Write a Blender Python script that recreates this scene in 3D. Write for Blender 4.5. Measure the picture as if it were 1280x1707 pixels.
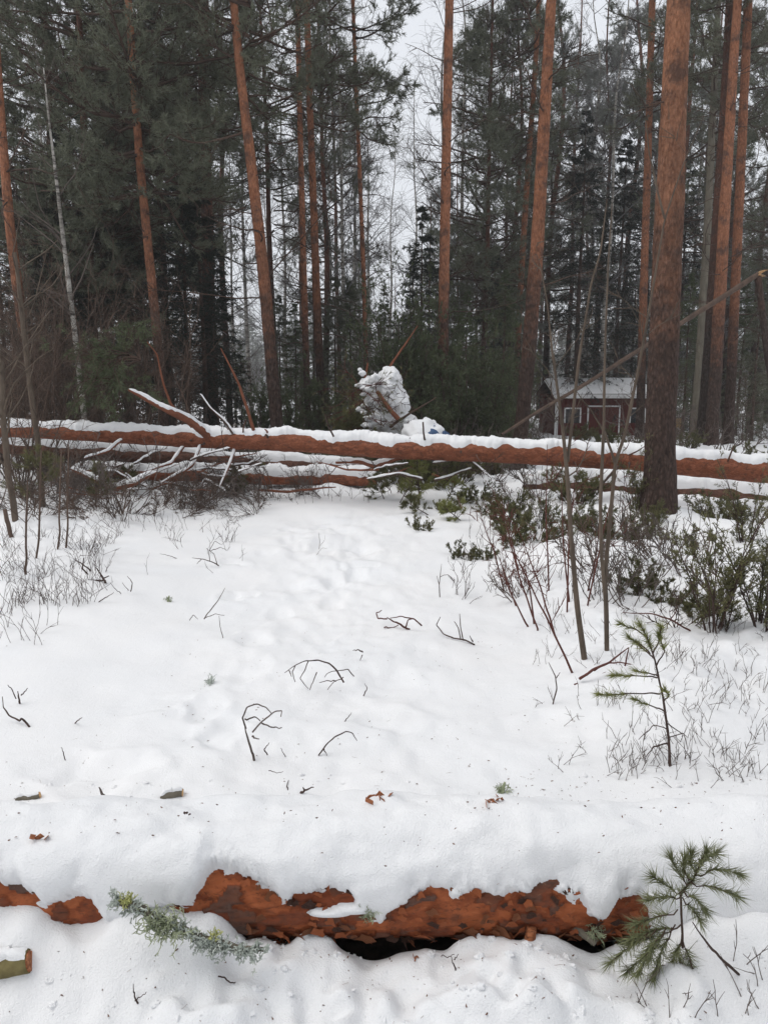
import bpy, math, random
import numpy as np
from mathutils import Vector

# ------------------------------------------------------------------ camera, sky, sun, exposure
S = bpy.context.scene
for o in list(bpy.data.objects):
    bpy.data.objects.remove(o)
COL = S.collection
CAM_Z, PITCH, FPX = 1.6, math.radians(9.5), 1282.0
cam = bpy.data.cameras.new('camera')
cam.sensor_fit = 'HORIZONTAL'
cam.sensor_width = 36.0
cam.lens = FPX / 1280.0 * 36.0
cam.clip_start, cam.clip_end = 0.05, 2000
cam_o = bpy.data.objects.new('camera', cam)
COL.objects.link(cam_o)
cam_o.location = (0, 0, CAM_Z)
cam_o.rotation_euler = (math.pi / 2 - PITCH, 0, 0)
S.camera = cam_o

SUN_EL, SUN_AZ = math.radians(58), math.radians(-100)
W = bpy.data.worlds.new('World')
S.world = W
W.use_nodes = True
wn, wl = W.node_tree.nodes, W.node_tree.links
wn.clear()
w_out = wn.new('ShaderNodeOutputWorld')
w_bg = wn.new('ShaderNodeBackground')
w_sky = wn.new('ShaderNodeTexSky')
w_sky.sky_type = 'NISHITA'
w_sky.sun_disc = False
w_sky.sun_elevation = SUN_EL
w_sky.sun_rotation = SUN_AZ
w_sky.air_density, w_sky.dust_density, w_sky.ozone_density = 1.0, 3.0, 1.0
w_hsv = wn.new('ShaderNodeHueSaturation')
w_hsv.inputs['Saturation'].default_value = 0.25
w_mix = wn.new('ShaderNodeMix')            # an even sheet of cloud over the clear sky
w_mix.data_type = 'RGBA'
w_mix.inputs[0].default_value = 0.86
w_mix.inputs[7].default_value = (6.9, 7.15, 7.6, 1)
w_bg.inputs[1].default_value = 0.10
wl.new(w_sky.outputs[0], w_hsv.inputs['Color'])
wl.new(w_hsv.outputs[0], w_mix.inputs[6])
wl.new(w_mix.outputs[2], w_bg.inputs[0])
wl.new(w_bg.outputs[0], w_out.inputs[0])

sun = bpy.data.lights.new('sun', 'SUN')
sun.energy = 1.4
sun.angle = math.radians(50)
sun.color = (1.0, 0.96, 0.91)
sun_o = bpy.data.objects.new('sun', sun)
COL.objects.link(sun_o)
sd = Vector((math.sin(SUN_AZ) * math.cos(SUN_EL), math.cos(SUN_AZ) * math.cos(SUN_EL), math.sin(SUN_EL)))
sun_o.rotation_euler = sd.to_track_quat('Z', 'Y').to_euler()

S.view_settings.view_transform = 'Standard'
S.view_settings.look = 'None'
S.view_settings.exposure = 0.40
S.view_settings.gamma = 1.0
S.view_settings.use_curve_mapping = False
S.cycles.max_bounces = 6
S.cycles.diffuse_bounces = 3
S.cycles.glossy_bounces = 2
S.cycles.transparent_max_bounces = 4
S.cycles.use_adaptive_sampling = True
S.cycles.use_denoising = True

# ------------------------------------------------------------------ numpy helpers
def rnd(seed):
    return np.random.default_rng(seed)

def _hash(ix, iy, iz):
    n = (ix.astype(np.int64) * 374761393 + iy.astype(np.int64) * 668265263 + iz.astype(np.int64) * 1440662683) & 0xFFFFFFFF
    n = ((n ^ (n >> 13)) * 1274126177) & 0xFFFFFFFF
    n = n ^ (n >> 16)
    return (n & 0xFFFFFF) / float(0x7FFFFF) - 1.0

def vnoise(x, y, z=None):
    x = np.asarray(x, float); y = np.asarray(y, float)
    z = np.zeros_like(x) if z is None else np.asarray(z, float) + np.zeros_like(x)
    ix, iy, iz = np.floor(x), np.floor(y), np.floor(z)
    fx, fy, fz = x - ix, y - iy, z - iz
    fx, fy, fz = [f * f * f * (f * (f * 6 - 15) + 10) for f in (fx, fy, fz)]
    r = 0
    for dx in (0, 1):
        for dy in (0, 1):
            for dz in (0, 1):
                r = r + _hash(ix + dx, iy + dy, iz + dz) * (fx if dx else 1 - fx) * (fy if dy else 1 - fy) * (fz if dz else 1 - fz)
    return r

def fbm(x, y, z=None, o=4, g=0.5):
    z = np.zeros_like(np.asarray(x, float)) if z is None else z
    a, s, r = 1.0, 1.0, 0
    for k in range(o):
        r = r + a * vnoise(np.asarray(x) * s + 17.3 * k, np.asarray(y) * s - 9.1 * k, np.asarray(z) * s + 5.7 * k)
        a *= g; s *= 2.03
    return r

def sstep(a, b, x):
    t = np.clip((np.asarray(x, float) - a) / (b - a), 0, 1)
    return t * t * (3 - 2 * t)

def nrm(v):
    return v / (np.linalg.norm(v, axis=-1, keepdims=True) + 1e-9)

class MB:
    """collects vertices and faces of ONE mesh"""
    def __init__(s):
        s.v, s.f3, s.f4, s.n = [], [], [], 0
    def add(s, v, f):
        v = np.asarray(v, float).reshape(-1, 3); f = np.asarray(f, int)
        s.v.append(v)
        (s.f3 if f.shape[1] == 3 else s.f4).append(f + s.n)
        s.n += len(v)
    def mesh(s, name, mat, smooth=True):
        me = bpy.data.meshes.new(name)
        if s.n == 0:
            return me
        v = np.concatenate(s.v).astype(np.float32)
        t = np.concatenate(s.f3) if s.f3 else np.zeros((0, 3), int)
        q = np.concatenate(s.f4) if s.f4 else np.zeros((0, 4), int)
        li = np.concatenate([t.ravel(), q.ravel()]).astype(np.int32)
        st = np.concatenate([np.arange(len(t)) * 3, len(t) * 3 + np.arange(len(q)) * 4]).astype(np.int32)
        me.vertices.add(len(v)); me.vertices.foreach_set('co', v.ravel())
        me.loops.add(len(li)); me.loops.foreach_set('vertex_index', li)
        me.polygons.add(len(st)); me.polygons.foreach_set('loop_start', st)
        me.update(calc_edges=True)
        me.polygons.foreach_set('use_smooth', np.full(len(st), smooth))
        if mat:
            me.materials.append(MAT[mat])
        return me
    def build(s, name, mat, parent=None, smooth=True):
        o = bpy.data.objects.new(name, s.mesh(name, mat, smooth))
        COL.objects.link(o)
        o.parent = parent
        return o

def box(mb, x0, x1, y0, y1, z0, z1):
    v = [(x, y, z) for z in (z0, z1) for y in (y0, y1) for x in (x0, x1)]
    mb.add(v, [(0, 2, 3, 1), (4, 5, 7, 6), (0, 1, 5, 4), (2, 6, 7, 3), (0, 4, 6, 2), (1, 3, 7, 5)])

def frames(P):
    P = np.asarray(P, float)
    T = nrm(np.gradient(P, axis=0))
    ref = np.array([0.31, 0.95, 0.05]) if abs(T[0][2]) > 0.8 else np.array([0, 0, 1.0])
    U = nrm(ref - (T @ ref)[:, None] * T)
    return T, U, np.cross(T, U)

def resample(P, n):
    P = np.asarray(P, float)
    d = np.r_[0, np.cumsum(np.linalg.norm(np.diff(P, axis=0), axis=1))]
    t = np.linspace(0, d[-1], n)
    Q = np.stack([np.interp(t, d, P[:, k]) for k in range(3)], 1)
    if len(P) > 2:
        for _ in range(max(1, n // (len(P) * 4))):
            Q[1:-1] = 0.25 * Q[:-2] + 0.5 * Q[1:-1] + 0.25 * Q[2:]
    return Q

def tube(mb, P, R, sides=8, rough=0.0, freq=6.0, seed=0, cap=True):
    P = np.asarray(P, float); n = len(P)
    R = np.asarray(R, float) * np.ones(n)
    T, U, V = frames(P)
    a = np.linspace(0, 2 * math.pi, sides, endpoint=False)
    C = np.cos(a)[None, :, None] * U[:, None] + np.sin(a)[None, :, None] * V[:, None]
    rr = R[:, None] * np.ones((1, sides))
    if rough:
        q = P[:, None] + C * R[:, None, None]
        rr = rr * (1 + rough * fbm(q[..., 0] * freq + seed, q[..., 1] * freq, q[..., 2] * freq * 0.55, 3))
    X = P[:, None] + C * rr[..., None]
    i = np.arange(n - 1)[:, None] * sides; j = np.arange(sides)[None]
    k = (j + 1) % sides
    mb.add(X, np.stack([i + j, i + k, i + sides + k, i + sides + j], -1).reshape(-1, 4))
    if cap:
        for e, sg in ((0, 1), (n - 1, -1)):
            c = np.concatenate([X[e], [P[e]]])
            f = [(sides, (b + 1) % sides, b) if sg > 0 else (sides, b, (b + 1) % sides) for b in range(sides)]
            mb.add(c, f)

def prisms(mb, A, B, ra, rb):
    """many small tapered three-sided twigs at once"""
    A = np.asarray(A, float).reshape(-1, 3); B = np.asarray(B, float).reshape(-1, 3); n = len(A)
    ra = np.asarray(ra, float) * np.ones(n); rb = np.asarray(rb, float) * np.ones(n)
    d = nrm(B - A)
    ref = np.where(np.abs(d[:, 2:3]) > 0.8, np.array([[1.0, 0, 0]]), np.array([[0, 0, 1.0]]))
    u = nrm(np.cross(d, ref)); w = np.cross(d, u)
    ring = []
    for c, r in ((A, ra), (B, rb)):
        for k in range(3):
            t = 2.0944 * k
            ring.append(c + (u * math.cos(t) + w * math.sin(t)) * r[:, None])
    X = np.stack(ring, 1)
    base = (np.arange(n) * 6)[:, None, None]
    f = np.array([[0, 1, 4, 3], [1, 2, 5, 4], [2, 0, 3, 5]])[None] + base
    mb.add(X, f.reshape(-1, 4))

def grow(mb, P0, D, L, R, nseg, wig, lift, rng, taper=0.35):
    P0 = np.asarray(P0, float); D = nrm(np.asarray(D, float)); n = len(P0)
    L = np.asarray(L, float) * np.ones(n); R = np.asarray(R, float) * np.ones(n)
    pts = [P0]; dirs = []
    p, d = P0, D
    for k in range(nseg):
        d = nrm(d + wig * rng.normal(size=(n, 3)) + np.array([0, 0, 1.0]) * np.asarray(lift))
        q = p + d * (L / nseg)[:, None]
        if mb is not None:
            prisms(mb, p, q, R * (1 - (1 - taper) * k / nseg), R * (1 - (1 - taper) * (k + 1) / nseg))
        pts.append(q); dirs.append(d); p = q
    return np.stack(pts, 1), np.stack(dirs, 1)

def spawn(P, Dd, n, tmin, ang, rng, tmax=1.0, flat=0.0):
    N, K = Dd.shape[:2]
    t = rng.uniform(tmin, tmax, (N, n)) * K
    i = np.minimum(t.astype(int), K - 1); f = (t - i)[..., None]
    r = np.arange(N)[:, None]
    pos = P[r, i] * (1 - f) + P[r, i + 1] * f
    d = Dd[r, i]
    q = rng.normal(size=d.shape); q[..., 2] *= (1 - flat)
    q = nrm(q - (q * d).sum(-1, keepdims=True) * d)
    a = ang * rng.uniform(0.65, 1.3, (N, n, 1))
    return pos.reshape(-1, 3), (d * np.cos(a) + q * np.sin(a)).reshape(-1, 3), (t / K).ravel(), np.repeat(np.arange(N), n)

def needles(mb, P, D, ln, wd, k, spread, rng, back=0.0):
    P = np.asarray(P, float).reshape(-1, 3); D = nrm(np.asarray(D, float).reshape(-1, 3)); n = len(P)
    Pk = np.repeat(P, k, 0); Dk = np.repeat(D, k, 0); m = n * k
    d = nrm(Dk + spread * rng.normal(size=(m, 3)))
    L = ln * rng.uniform(0.6, 1.15, m)[:, None]
    b = Pk - Dk * (back * rng.random(m)[:, None])
    s = nrm(np.cross(d, rng.normal(size=(m, 3)))) * (wd / 2)
    X = np.stack([b - s, b + s, b + d * L], 1)
    mb.add(X, np.arange(m * 3).reshape(-1, 3))

# ------------------------------------------------------------------ places: photograph pixel + depth -> point of the site
FW = np.array([0, math.cos(PITCH), -math.sin(PITCH)]); UP = np.array([0, math.sin(PITCH), math.cos(PITCH)])
def ray(px, py):
    return FW + np.array([1.0, 0, 0]) * ((px - 640) / FPX) + UP * ((853.5 - py) / FPX)
def at(px, py, Y):
    d = ray(px, py)
    return np.array([0, 0, CAM_Z]) + d * (Y / d[1])

LOG_Y, LOG_Z, LOG_R = 2.03, 0.185, 0.15
rf = rnd(5)
FEET = []
for k in range(13):                       # a line of old footprints going up the clearing
    t = k / 12
    FEET.append((-0.95 + 0.75 * t ** 0.8 + (0.11 if k % 2 else -0.11) + rf.normal() * 0.09, 3.0 + 4.6 * t + rf.normal() * 0.14, 0.075 + 0.02 * rf.random(), 0.13 + 0.03 * rf.random(), 0.010 + 0.020 * rf.random()))
for k in range(20):
    FEET.append((rf.normal() * 0.32 - 0.55 - 0.02 * k, 5.6 + 3.2 * rf.random(), 0.05 + 0.07 * rf.random(), 0.07 + 0.06 * rf.random(), 0.012 + 0.026 * rf.random()))
for k in range(16):
    FEET.append((rf.uniform(-1.3, 1.1), rf.uniform(2.5, 4.6), 0.1 + 0.15 * rf.random(), 0.08 + 0.1 * rf.random(), 0.006 + 0.018 * rf.random()))
for k in range(34):
    FEET.append((rf.uniform(-0.9, 0.9), rf.uniform(1.25, 1.78), 0.05 + 0.07 * rf.random(), 0.03 + 0.05 * rf.random(), rf.uniform(-0.03, 0.035)))

def hgt(x, y):
    x = np.asarray(x, float); y = np.asarray(y, float)
    h = 0.07 * vnoise(x * 0.35 + 3, y * 0.35) + 0.035 * vnoise(x * 0.9, y * 0.9 + 8) + 0.016 * vnoise(x * 2.1 + 5, y * 2.1) + 0.006 * vnoise(x * 5.3, y * 5.3)
    near = sstep(4.5, 2.6, y)
    h = h * (1 - 0.8 * near)
    right = sstep(0.55 + 0.0 * y, 1.5, x - 0.10 * (y - 4)) * sstep(2.6, 4.0, y)
    left = sstep(-1.9, -3.1, x + 0.12 * (y - 6)) * sstep(4.0, 6.0, y)
    back = sstep(10.2, 11.4, y)
    rough = np.maximum(np.maximum(right, left), back)
    h = h + rough * (0.05 + 0.06 * vnoise(x * 2.7 + 31, y * 2.7) + 0.035 * np.abs(vnoise(x * 6.1, y * 6.1 + 4)) + 0.018 * vnoise(x * 13, y * 13)) * sstep(60, 25, y)
    h = h + 0.09 * np.exp(-((x - 3.0) / 0.55) ** 2 - ((y - 8.45) / 0.5) ** 2)
    h = h + 0.10 * right - 0.35 * sstep(14, 30, y)
    h = np.array(h, float)
    nw, nw2 = vnoise(x * 11, y * 11), vnoise(x * 9 + 4, y * 9 + 40)
    for fx, fy, sx, sy, dp in FEET:
        m = (np.abs(x - fx) < 4 * sx) & (np.abs(y - fy) < 4 * sy)
        if m.any():
            if x.ndim == 0:
                m = ()
            e = ((x[m] + 0.03 * nw[m] - fx) / sx) ** 2 + ((y[m] + 0.05 * nw2[m] - fy) / sy) ** 2
            h[m] -= dp * (np.exp(-e ** 2 * 0.8) - 0.25 * np.exp(-(e - 2.2) ** 2))
    # close by: trampled lumps, snow drifted on to the log at both ends, a hollow below its middle
    cl = sstep(2.7, 2.2, y)
    h = h + cl * (0.020 * fbm(x * 4.2 + 2, y * 4.2, None, 3) + 0.006 * vnoise(x * 17, y * 17))
    wide = np.exp(-((x + 0.25) / 0.95) ** 2) * sstep(2.4, 3.0, y) * sstep(10.5, 9.0, y)
    h = h + wide * (0.020 * fbm(x * 3.6 + 1, y * 3.0, None, 3) + 0.007 * vnoise(x * 12, y * 10))
    tramp = np.exp(-((x + 0.55) / 0.5) ** 2) * sstep(5.2, 6.0, y) * sstep(9.6, 8.6, y)
    h = h + tramp * 0.028 * fbm(x * 5 + 7, y * 4, None, 3)
    wx = x + 0.05 * vnoise(x * 9, y * 9 + 3)
    lx = sstep(-0.36, -0.47, wx); rx = sstep(0.74, 0.86, wx)
    fy_ = LOG_Y - 0.155
    fr = np.where(y > fy_, 1.0, np.exp(-((y - fy_) / 0.20) ** 2)) * sstep(LOG_Y + 0.4, LOG_Y + 0.1, y)
    h = h + fr * (0.19 * lx * (1 + 0.30 * vnoise(x * 6 + 1, y * 6)) + 0.20 * rx)
    h = h + 0.10 * np.exp(-((y - (LOG_Y + 0.25)) / 0.2) ** 2)
    mid = (1 - lx) * (1 - rx)
    lip = 0.106 + 0.042 * fbm(x * 5 + 3, x * 0, None, 3) + 0.02 * vnoise(x * 19, y * 19)
    h = h + mid * lip * sstep(1.45, 1.72, y) * sstep(LOG_Y - 0.085, LOG_Y - 0.145, y + 0.02 * vnoise(x * 14, y * 14))
    h = h - 0.10 * mid * sstep(LOG_Y - 0.15, LOG_Y - 0.08, y) * sstep(LOG_Y + 0.16, LOG_Y + 0.08, y)
    return h

def gnd(px, py):
    d = ray(px, py); z = 0.0
    if py > 1290:                                   # steep drifts close by: march along the line of sight
        t = np.linspace(1.4, 3.6, 260); q = np.array([0, 0, CAM_Z]) + d * t[:, None]
        i = int(np.argmax(q[:, 2] < hgt(q[:, 0], q[:, 1])))
        return q[i]
    for _ in range(8):
        t = (z - CAM_Z) / d[2]
        p = np.array([0, 0, CAM_Z]) + d * t
        z = float(hgt(p[0], p[1]))
    p[2] = z
    return p

# ------------------------------------------------------------------ naming
def tag(o, label=None, cat=None, group=None, kind=None):
    if label: o['label'] = label
    if cat: o['category'] = cat
    if group: o['group'] = group
    if kind: o['kind'] = kind
    return o
def thing(name, loc, label, cat, group=None, rz=0.0):
    o = bpy.data.objects.new(name, None)
    o.empty_display_size = 0.1
    COL.objects.link(o)
    o.location = [float(c) for c in loc]
    o.rotation_euler = (0, 0, rz)
    return tag(o, label, cat, group)
def part(name, me, parent, kind=None):
    o = bpy.data.objects.new(name, me)
    COL.objects.link(o)
    o.parent = parent
    if kind: o['kind'] = kind
    return o

# ------------------------------------------------------------------ materials
MAT = {}
class NT:
    def __init__(s, name, rough=0.8, spec=0.2):
        m = bpy.data.materials.new(name); m.use_nodes = True
        s.m, s.n, s.l = m, m.node_tree.nodes, m.node_tree.links
        s.b = s.n['Principled BSDF']
        s.b.inputs['Roughness'].default_value = rough
        s.b.inputs['Specular IOR Level'].default_value = spec
        s.co = s.n.new('ShaderNodeTexCoord')
        MAT[name] = m
    def map(s, scale, src='Object'):
        k = s.n.new('ShaderNodeMapping'); k.inputs['Scale'].default_value = scale
        s.l.new(s.co.outputs[src], k.inputs['Vector'])
        return k.outputs[0]
    def noise(s, vec, scale, detail=4, rough=0.6, dist=0.0):
        k = s.n.new('ShaderNodeTexNoise')
        k.inputs['Scale'].default_value = scale; k.inputs['Detail'].default_value = detail
        k.inputs['Roughness'].default_value = rough; k.inputs['Distortion'].default_value = dist
        s.l.new(vec, k.inputs['Vector'])
        return k.outputs['Fac']
    def voro(s, vec, scale, feat='F1', out='Distance'):
        k = s.n.new('ShaderNodeTexVoronoi'); k.feature = feat; k.inputs['Scale'].default_value = scale
        s.l.new(vec, k.inputs['Vector'])
        return k.outputs[out]
    def ramp(s, fac, stops):
        k = s.n.new('ShaderNodeValToRGB'); e = k.color_ramp.elements
        while len(e) < len(stops): e.new(0.5)
        for q, (p, c) in zip(e, stops):
            q.position = p; q.color = (c[0], c[1], c[2], 1) if not isinstance(c, float) else (c, c, c, 1)
        s.l.new(fac, k.inputs[0])
        return k.outputs[0]
    def mix(s, fac, a, b, mode='MIX'):
        k = s.n.new('ShaderNodeMix'); k.data_type = 'RGBA'; k.blend_type = mode
        for sock, v in ((k.inputs[0], fac), (k.inputs[6], a), (k.inputs[7], b)):
            if isinstance(v, (int, float)): sock.default_value = v
            elif isinstance(v, tuple): sock.default_value = (v[0], v[1], v[2], 1)
            else: s.l.new(v, sock)
        return k.outputs[2]
    def math(s, op, a, b=0.0, clamp=False):
        k = s.n.new('ShaderNodeMath'); k.operation = op; k.use_clamp = clamp
        for sock, v in ((k.inputs[0], a), (k.inputs[1], b)):
            if isinstance(v, (int, float)): sock.default_value = v
            else: s.l.new(v, sock)
        return k.outputs[0]
    def sep(s, vec, ax='Z'):
        k = s.n.new('ShaderNodeSeparateXYZ'); s.l.new(vec, k.inputs[0])
        return k.outputs[ax]
    def rand(s):
        return s.n.new('ShaderNodeObjectInfo').outputs['Random']
    def col(s, c):
        if isinstance(c, tuple): s.b.inputs['Base Color'].default_value = (c[0], c[1], c[2], 1)
        else: s.l.new(c, s.b.inputs['Base Color'])
        return s
    def bump(s, h, strength=0.5, dist=0.02):
        k = s.n.new('ShaderNodeBump'); k.inputs['Strength'].default_value = strength; k.inputs['Distance'].default_value = dist
        s.l.new(h, k.inputs['Height']); s.l.new(k.outputs[0], s.b.inputs['Normal'])
        return s

def mat_snow():
    t = NT('snow', 0.6, 0.25)
    v = t.map((1, 1, 1))
    g = t.noise(v, 1.3, 3, 0.5)
    t.col(t.ramp(g, [(0.3, (0.765, 0.775, 0.79)), (0.7, (0.80, 0.80, 0.805))]))
    h = t.mix(0.45, t.noise(v, 30, 5, 0.7), t.noise(v, 210, 3, 0.6))
    t.bump(h, 0.55, 0.016)
    t.b.inputs['Subsurface Weight'].default_value = 0.0
mat_snow()

def mat_pine(name, lo, hi, low=(0.075, 0.048, 0.038), lowd=(0.026, 0.018, 0.015), up=(0.27, 0.098, 0.048), upd=(0.135, 0.046, 0.026), sc=1.0):
    """Scots pine: grey-brown plates below, thin orange bark higher up the stem"""
    t = NT(name, 0.85, 0.12)
    v = t.map((1, 1, 0.42)); vo = t.map((1, 1, 1))
    n1 = t.noise(v, 21 * sc, 6, 0.72, 0.9)
    vor = t.voro(v, 27 * sc)
    cell = t.voro(v, 27 * sc, 'F1', 'Color')
    pl = t.mix(t.ramp(vor, [(0.15, 0.0), (0.55, 1.0)]), low, lowd)
    pl = t.mix(0.5, pl, t.ramp(n1, [(0.35, lowd), (0.6, low), (0.8, (0.16, 0.10, 0.08))]))
    org = t.ramp(n1, [(0.28, upd), (0.52, up), (0.75, (up[0] * 1.25, up[1] * 1.3, up[2] * 1.4))])
    org = t.mix(t.ramp(t.noise(vo, 3.5, 5, 0.7), [(0.50, 0.0), (0.64, 0.8)]), org, (0.10, 0.062, 0.05))
    org = t.mix(0.35, org, t.mix(1.0, org, t.ramp(vor, [(0.1, 1.0), (0.65, 0.25)]), 'MULTIPLY'))
    z = t.sep(vo)
    zz = t.math('ADD', z, t.math('MULTIPLY', t.math('SUBTRACT', t.noise(vo, 2.4, 6, 0.75), 0.5), 6.0))
    f = t.n.new('ShaderNodeMapRange'); f.inputs[1].default_value = lo; f.inputs[2].default_value = hi
    t.l.new(zz, f.inputs[0])
    c = t.mix(f.outputs[0], pl, org)
    k = t.n.new('ShaderNodeHueSaturation')
    t.l.new(t.math('ADD', t.math('MULTIPLY', t.rand(), 0.45), 0.78), k.inputs['Value'])
    t.l.new(c, k.inputs['Color'])
    t.col(k.outputs[0])
    hh = t.mix(0.5, t.ramp(vor, [(0.0, 1.0), (0.6, 0.0)]), n1)
    t.bump(hh, 1.0, 0.045)
mat_pine('bark_pine', 1.9, 4.4, low=(0.10, 0.066, 0.054), up=(0.36, 0.155, 0.085), upd=(0.17, 0.062, 0.034))
mat_pine('bark_pine_near', 1.8, 4.8, low=(0.12, 0.078, 0.064), up=(0.40, 0.185, 0.105), upd=(0.20, 0.075, 0.04), sc=1.25)
mat_pine('bark_pine_far', 2.5, 6.0, low=(0.075, 0.058, 0.05), up=(0.17, 0.078, 0.052), upd=(0.09, 0.048, 0.036))

def mat_logbark(name, a, b, c, sc=1.0):
    """thin flaking orange pine bark: plates of slightly different age, dark seams, fine grain"""
    t = NT(name, 0.75, 0.2)
    vo = t.map((1, 1, 1)); v0 = t.map((0.5, 1, 1))
    dn = t.n.new('ShaderNodeTexNoise'); dn.inputs['Scale'].default_value = 14 * sc; dn.inputs['Detail'].default_value = 4
    t.l.new(v0, dn.inputs['Vector'])
    v = t.mix(0.17 / sc, v0, dn.outputs['Color'], 'ADD')
    n1 = t.noise(v0, 40 * sc, 6, 0.72, 0.8)
    n2 = t.noise(vo, 4.5 * sc, 5, 0.7)
    pv = t.sep(t.voro(v, 16 * sc, 'F1', 'Color'), 'X')
    edge = t.voro(v, 16 * sc, 'DISTANCE_TO_EDGE')
    lt = (min(a[0] * 1.5, .6), a[1] * 1.75, a[2] * 2.1)
    col = t.ramp(pv, [(0.08, c), (0.22, b), (0.55, a), (0.9, lt)])
    col = t.mix(0.62, col, t.ramp(n1, [(0.28, c), (0.40, b), (0.53, a), (0.70, lt)]))
    col = t.mix(t.ramp(edge, [(0.0, 0.5), (0.05, 0.0)]), col, (c[0] * 0.6, c[1] * 0.6, c[2] * 0.6))
    col = t.mix(t.ramp(n2, [(0.55, 0.0), (0.70, 0.7)]), col, c)
    t.col(col)
    t.bump(t.mix(0.5, n1, t.mix(0.5, pv, t.ramp(edge, [(0.0, 0.0), (0.12, 1.0)]))), 0.9, 0.012)
mat_logbark('bark_log', (0.22, 0.072, 0.034), (0.14, 0.042, 0.020), (0.060, 0.028, 0.019), 1.7)
mat_logbark('bark_flake', (0.40, 0.15, 0.065), (0.30, 0.092, 0.036), (0.17, 0.07, 0.042), 3.0)
mat_logbark('bark_log_dark', (0.12, 0.055, 0.035), (0.07, 0.034, 0.024), (0.03, 0.018, 0.014), 0.8)

def mat_plain(name, a, b, scale=8.0, rough=0.85, stretch=(1, 1, 1), bump=0.3, var=0.0, spec=0.15):
    t = NT(name, rough, spec)
    n1 = t.noise(t.map(stretch), scale, 4, 0.65)
    c = t.ramp(n1, [(0.3, a), (0.7, b)])
    if var:
        k = t.n.new('ShaderNodeHueSaturation')
        t.l.new(t.math('ADD', t.math('MULTIPLY', t.rand(), var), 1 - var / 2), k.inputs['Value'])
        t.l.new(c, k.inputs['Color']); c = k.outputs[0]
    t.col(c)
    if bump: t.bump(n1, bump, 0.01)
    return t
mat_plain('limb', (0.045, 0.030, 0.024), (0.10, 0.065, 0.05), 5)
mat_plain('limb_red', (0.12, 0.045, 0.026), (0.22, 0.085, 0.05), 6)
mat_plain('twig', (0.035, 0.023, 0.020), (0.095, 0.062, 0.052), 9)
mat_plain('twig_grey', (0.075, 0.060, 0.052), (0.15, 0.122, 0.108), 7, var=0.3)
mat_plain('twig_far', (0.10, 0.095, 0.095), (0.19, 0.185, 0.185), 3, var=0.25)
mat_plain('twig_red', (0.07, 0.026, 0.022), (0.13, 0.052, 0.04), 9)
mat_plain('sapling_bark', (0.06, 0.047, 0.037), (0.14, 0.108, 0.082), 14, stretch=(1, 1, 0.3))
mat_plain('shrub_bark', (0.06, 0.043, 0.035), (0.135, 0.092, 0.070), 9, stretch=(1, 1, 0.3), var=0.3)
mat_plain('needle_pine', (0.092, 0.102, 0.068), (0.165, 0.174, 0.118), 1.3, 0.6, bump=0, var=0.35, spec=0.3)
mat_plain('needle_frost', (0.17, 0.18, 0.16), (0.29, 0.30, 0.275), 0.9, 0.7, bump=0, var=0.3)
mat_plain('needle_spruce', (0.016, 0.022, 0.017), (0.036, 0.046, 0.034), 1.5, 0.6, bump=0, var=0.3)
mat_plain('needle_juniper', (0.055, 0.070, 0.036), (0.12, 0.14, 0.072), 2.5, 0.6, bump=0, var=0.3)
mat_plain('needle_bush', (0.070, 0.074, 0.032), (0.170, 0.160, 0.072), 9, 0.6, bump=0, var=0.3)
mat_plain('needle_young', (0.12, 0.135, 0.04), (0.28, 0.285, 0.10), 9, 0.55, bump=0)
mat_plain('needle_near', (0.090, 0.102, 0.045), (0.21, 0.22, 0.105), 14, 0.5, bump=0, spec=0.35)
mat_plain('lichen', (0.17, 0.20, 0.12), (0.40, 0.43, 0.29), 45, 0.9, bump=0)
mat_plain('lichen_pale', (0.30, 0.34, 0.30), (0.55, 0.58, 0.53), 60, 0.9, bump=0)
mat_plain('lichen_yellow', (0.30, 0.32, 0.12), (0.48, 0.48, 0.20), 45, 0.9, bump=0)
mat_plain('cut_wood', (0.42, 0.22, 0.10), (0.62, 0.40, 0.20), 30, 0.7)
mat_plain('bark_grey', (0.09, 0.08, 0.062), (0.18, 0.16, 0.125), 9, stretch=(1, 1, 0.3))
mat_plain('moss_bark', (0.085, 0.070, 0.030), (0.20, 0.165, 0.075), 25)
mat_plain('dark_brown', (0.010, 0.008, 0.006), (0.045, 0.032, 0.024), 25)
mat_plain('litter', (0.05, 0.028, 0.02), (0.22, 0.10, 0.05), 60)
mat_plain('red_paint', (0.075, 0.020, 0.017), (0.115, 0.030, 0.025), 6, stretch=(8, 8, 0.4))
mat_plain('white_paint', (0.60, 0.60, 0.60), (0.74, 0.74, 0.73), 6, 0.6)
mat_plain('dark_glass', (0.012, 0.014, 0.016), (0.03, 0.034, 0.038), 3, 0.15, bump=0, spec=0.5)
mat_plain('plank', (0.24, 0.15, 0.065), (0.36, 0.24, 0.11), 9)
mat_plain('tarpaulin', (0.02, 0.055, 0.13), (0.045, 0.10, 0.21), 5, 0.45, spec=0.4)

def mat_birch():
    t = NT('bark_birch', 0.8, 0.15)
    v = t.map((1, 1, 4)); n1 = t.noise(v, 3.2, 4, 0.7); vo = t.map((1, 1, 1))
    c = t.ramp(n1, [(0.40, (0.045, 0.04, 0.036)), (0.50, (0.34, 0.32, 0.29)), (0.75, (0.50, 0.48, 0.44))])
    t.col(t.mix(t.ramp(t.noise(vo, 2.0, 3, 0.6), [(0.45, 0.0), (0.65, 0.8)]), c, (0.10, 0.088, 0.075)))
    t.bump(n1, 0.4, 0.01)
mat_birch()

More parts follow.
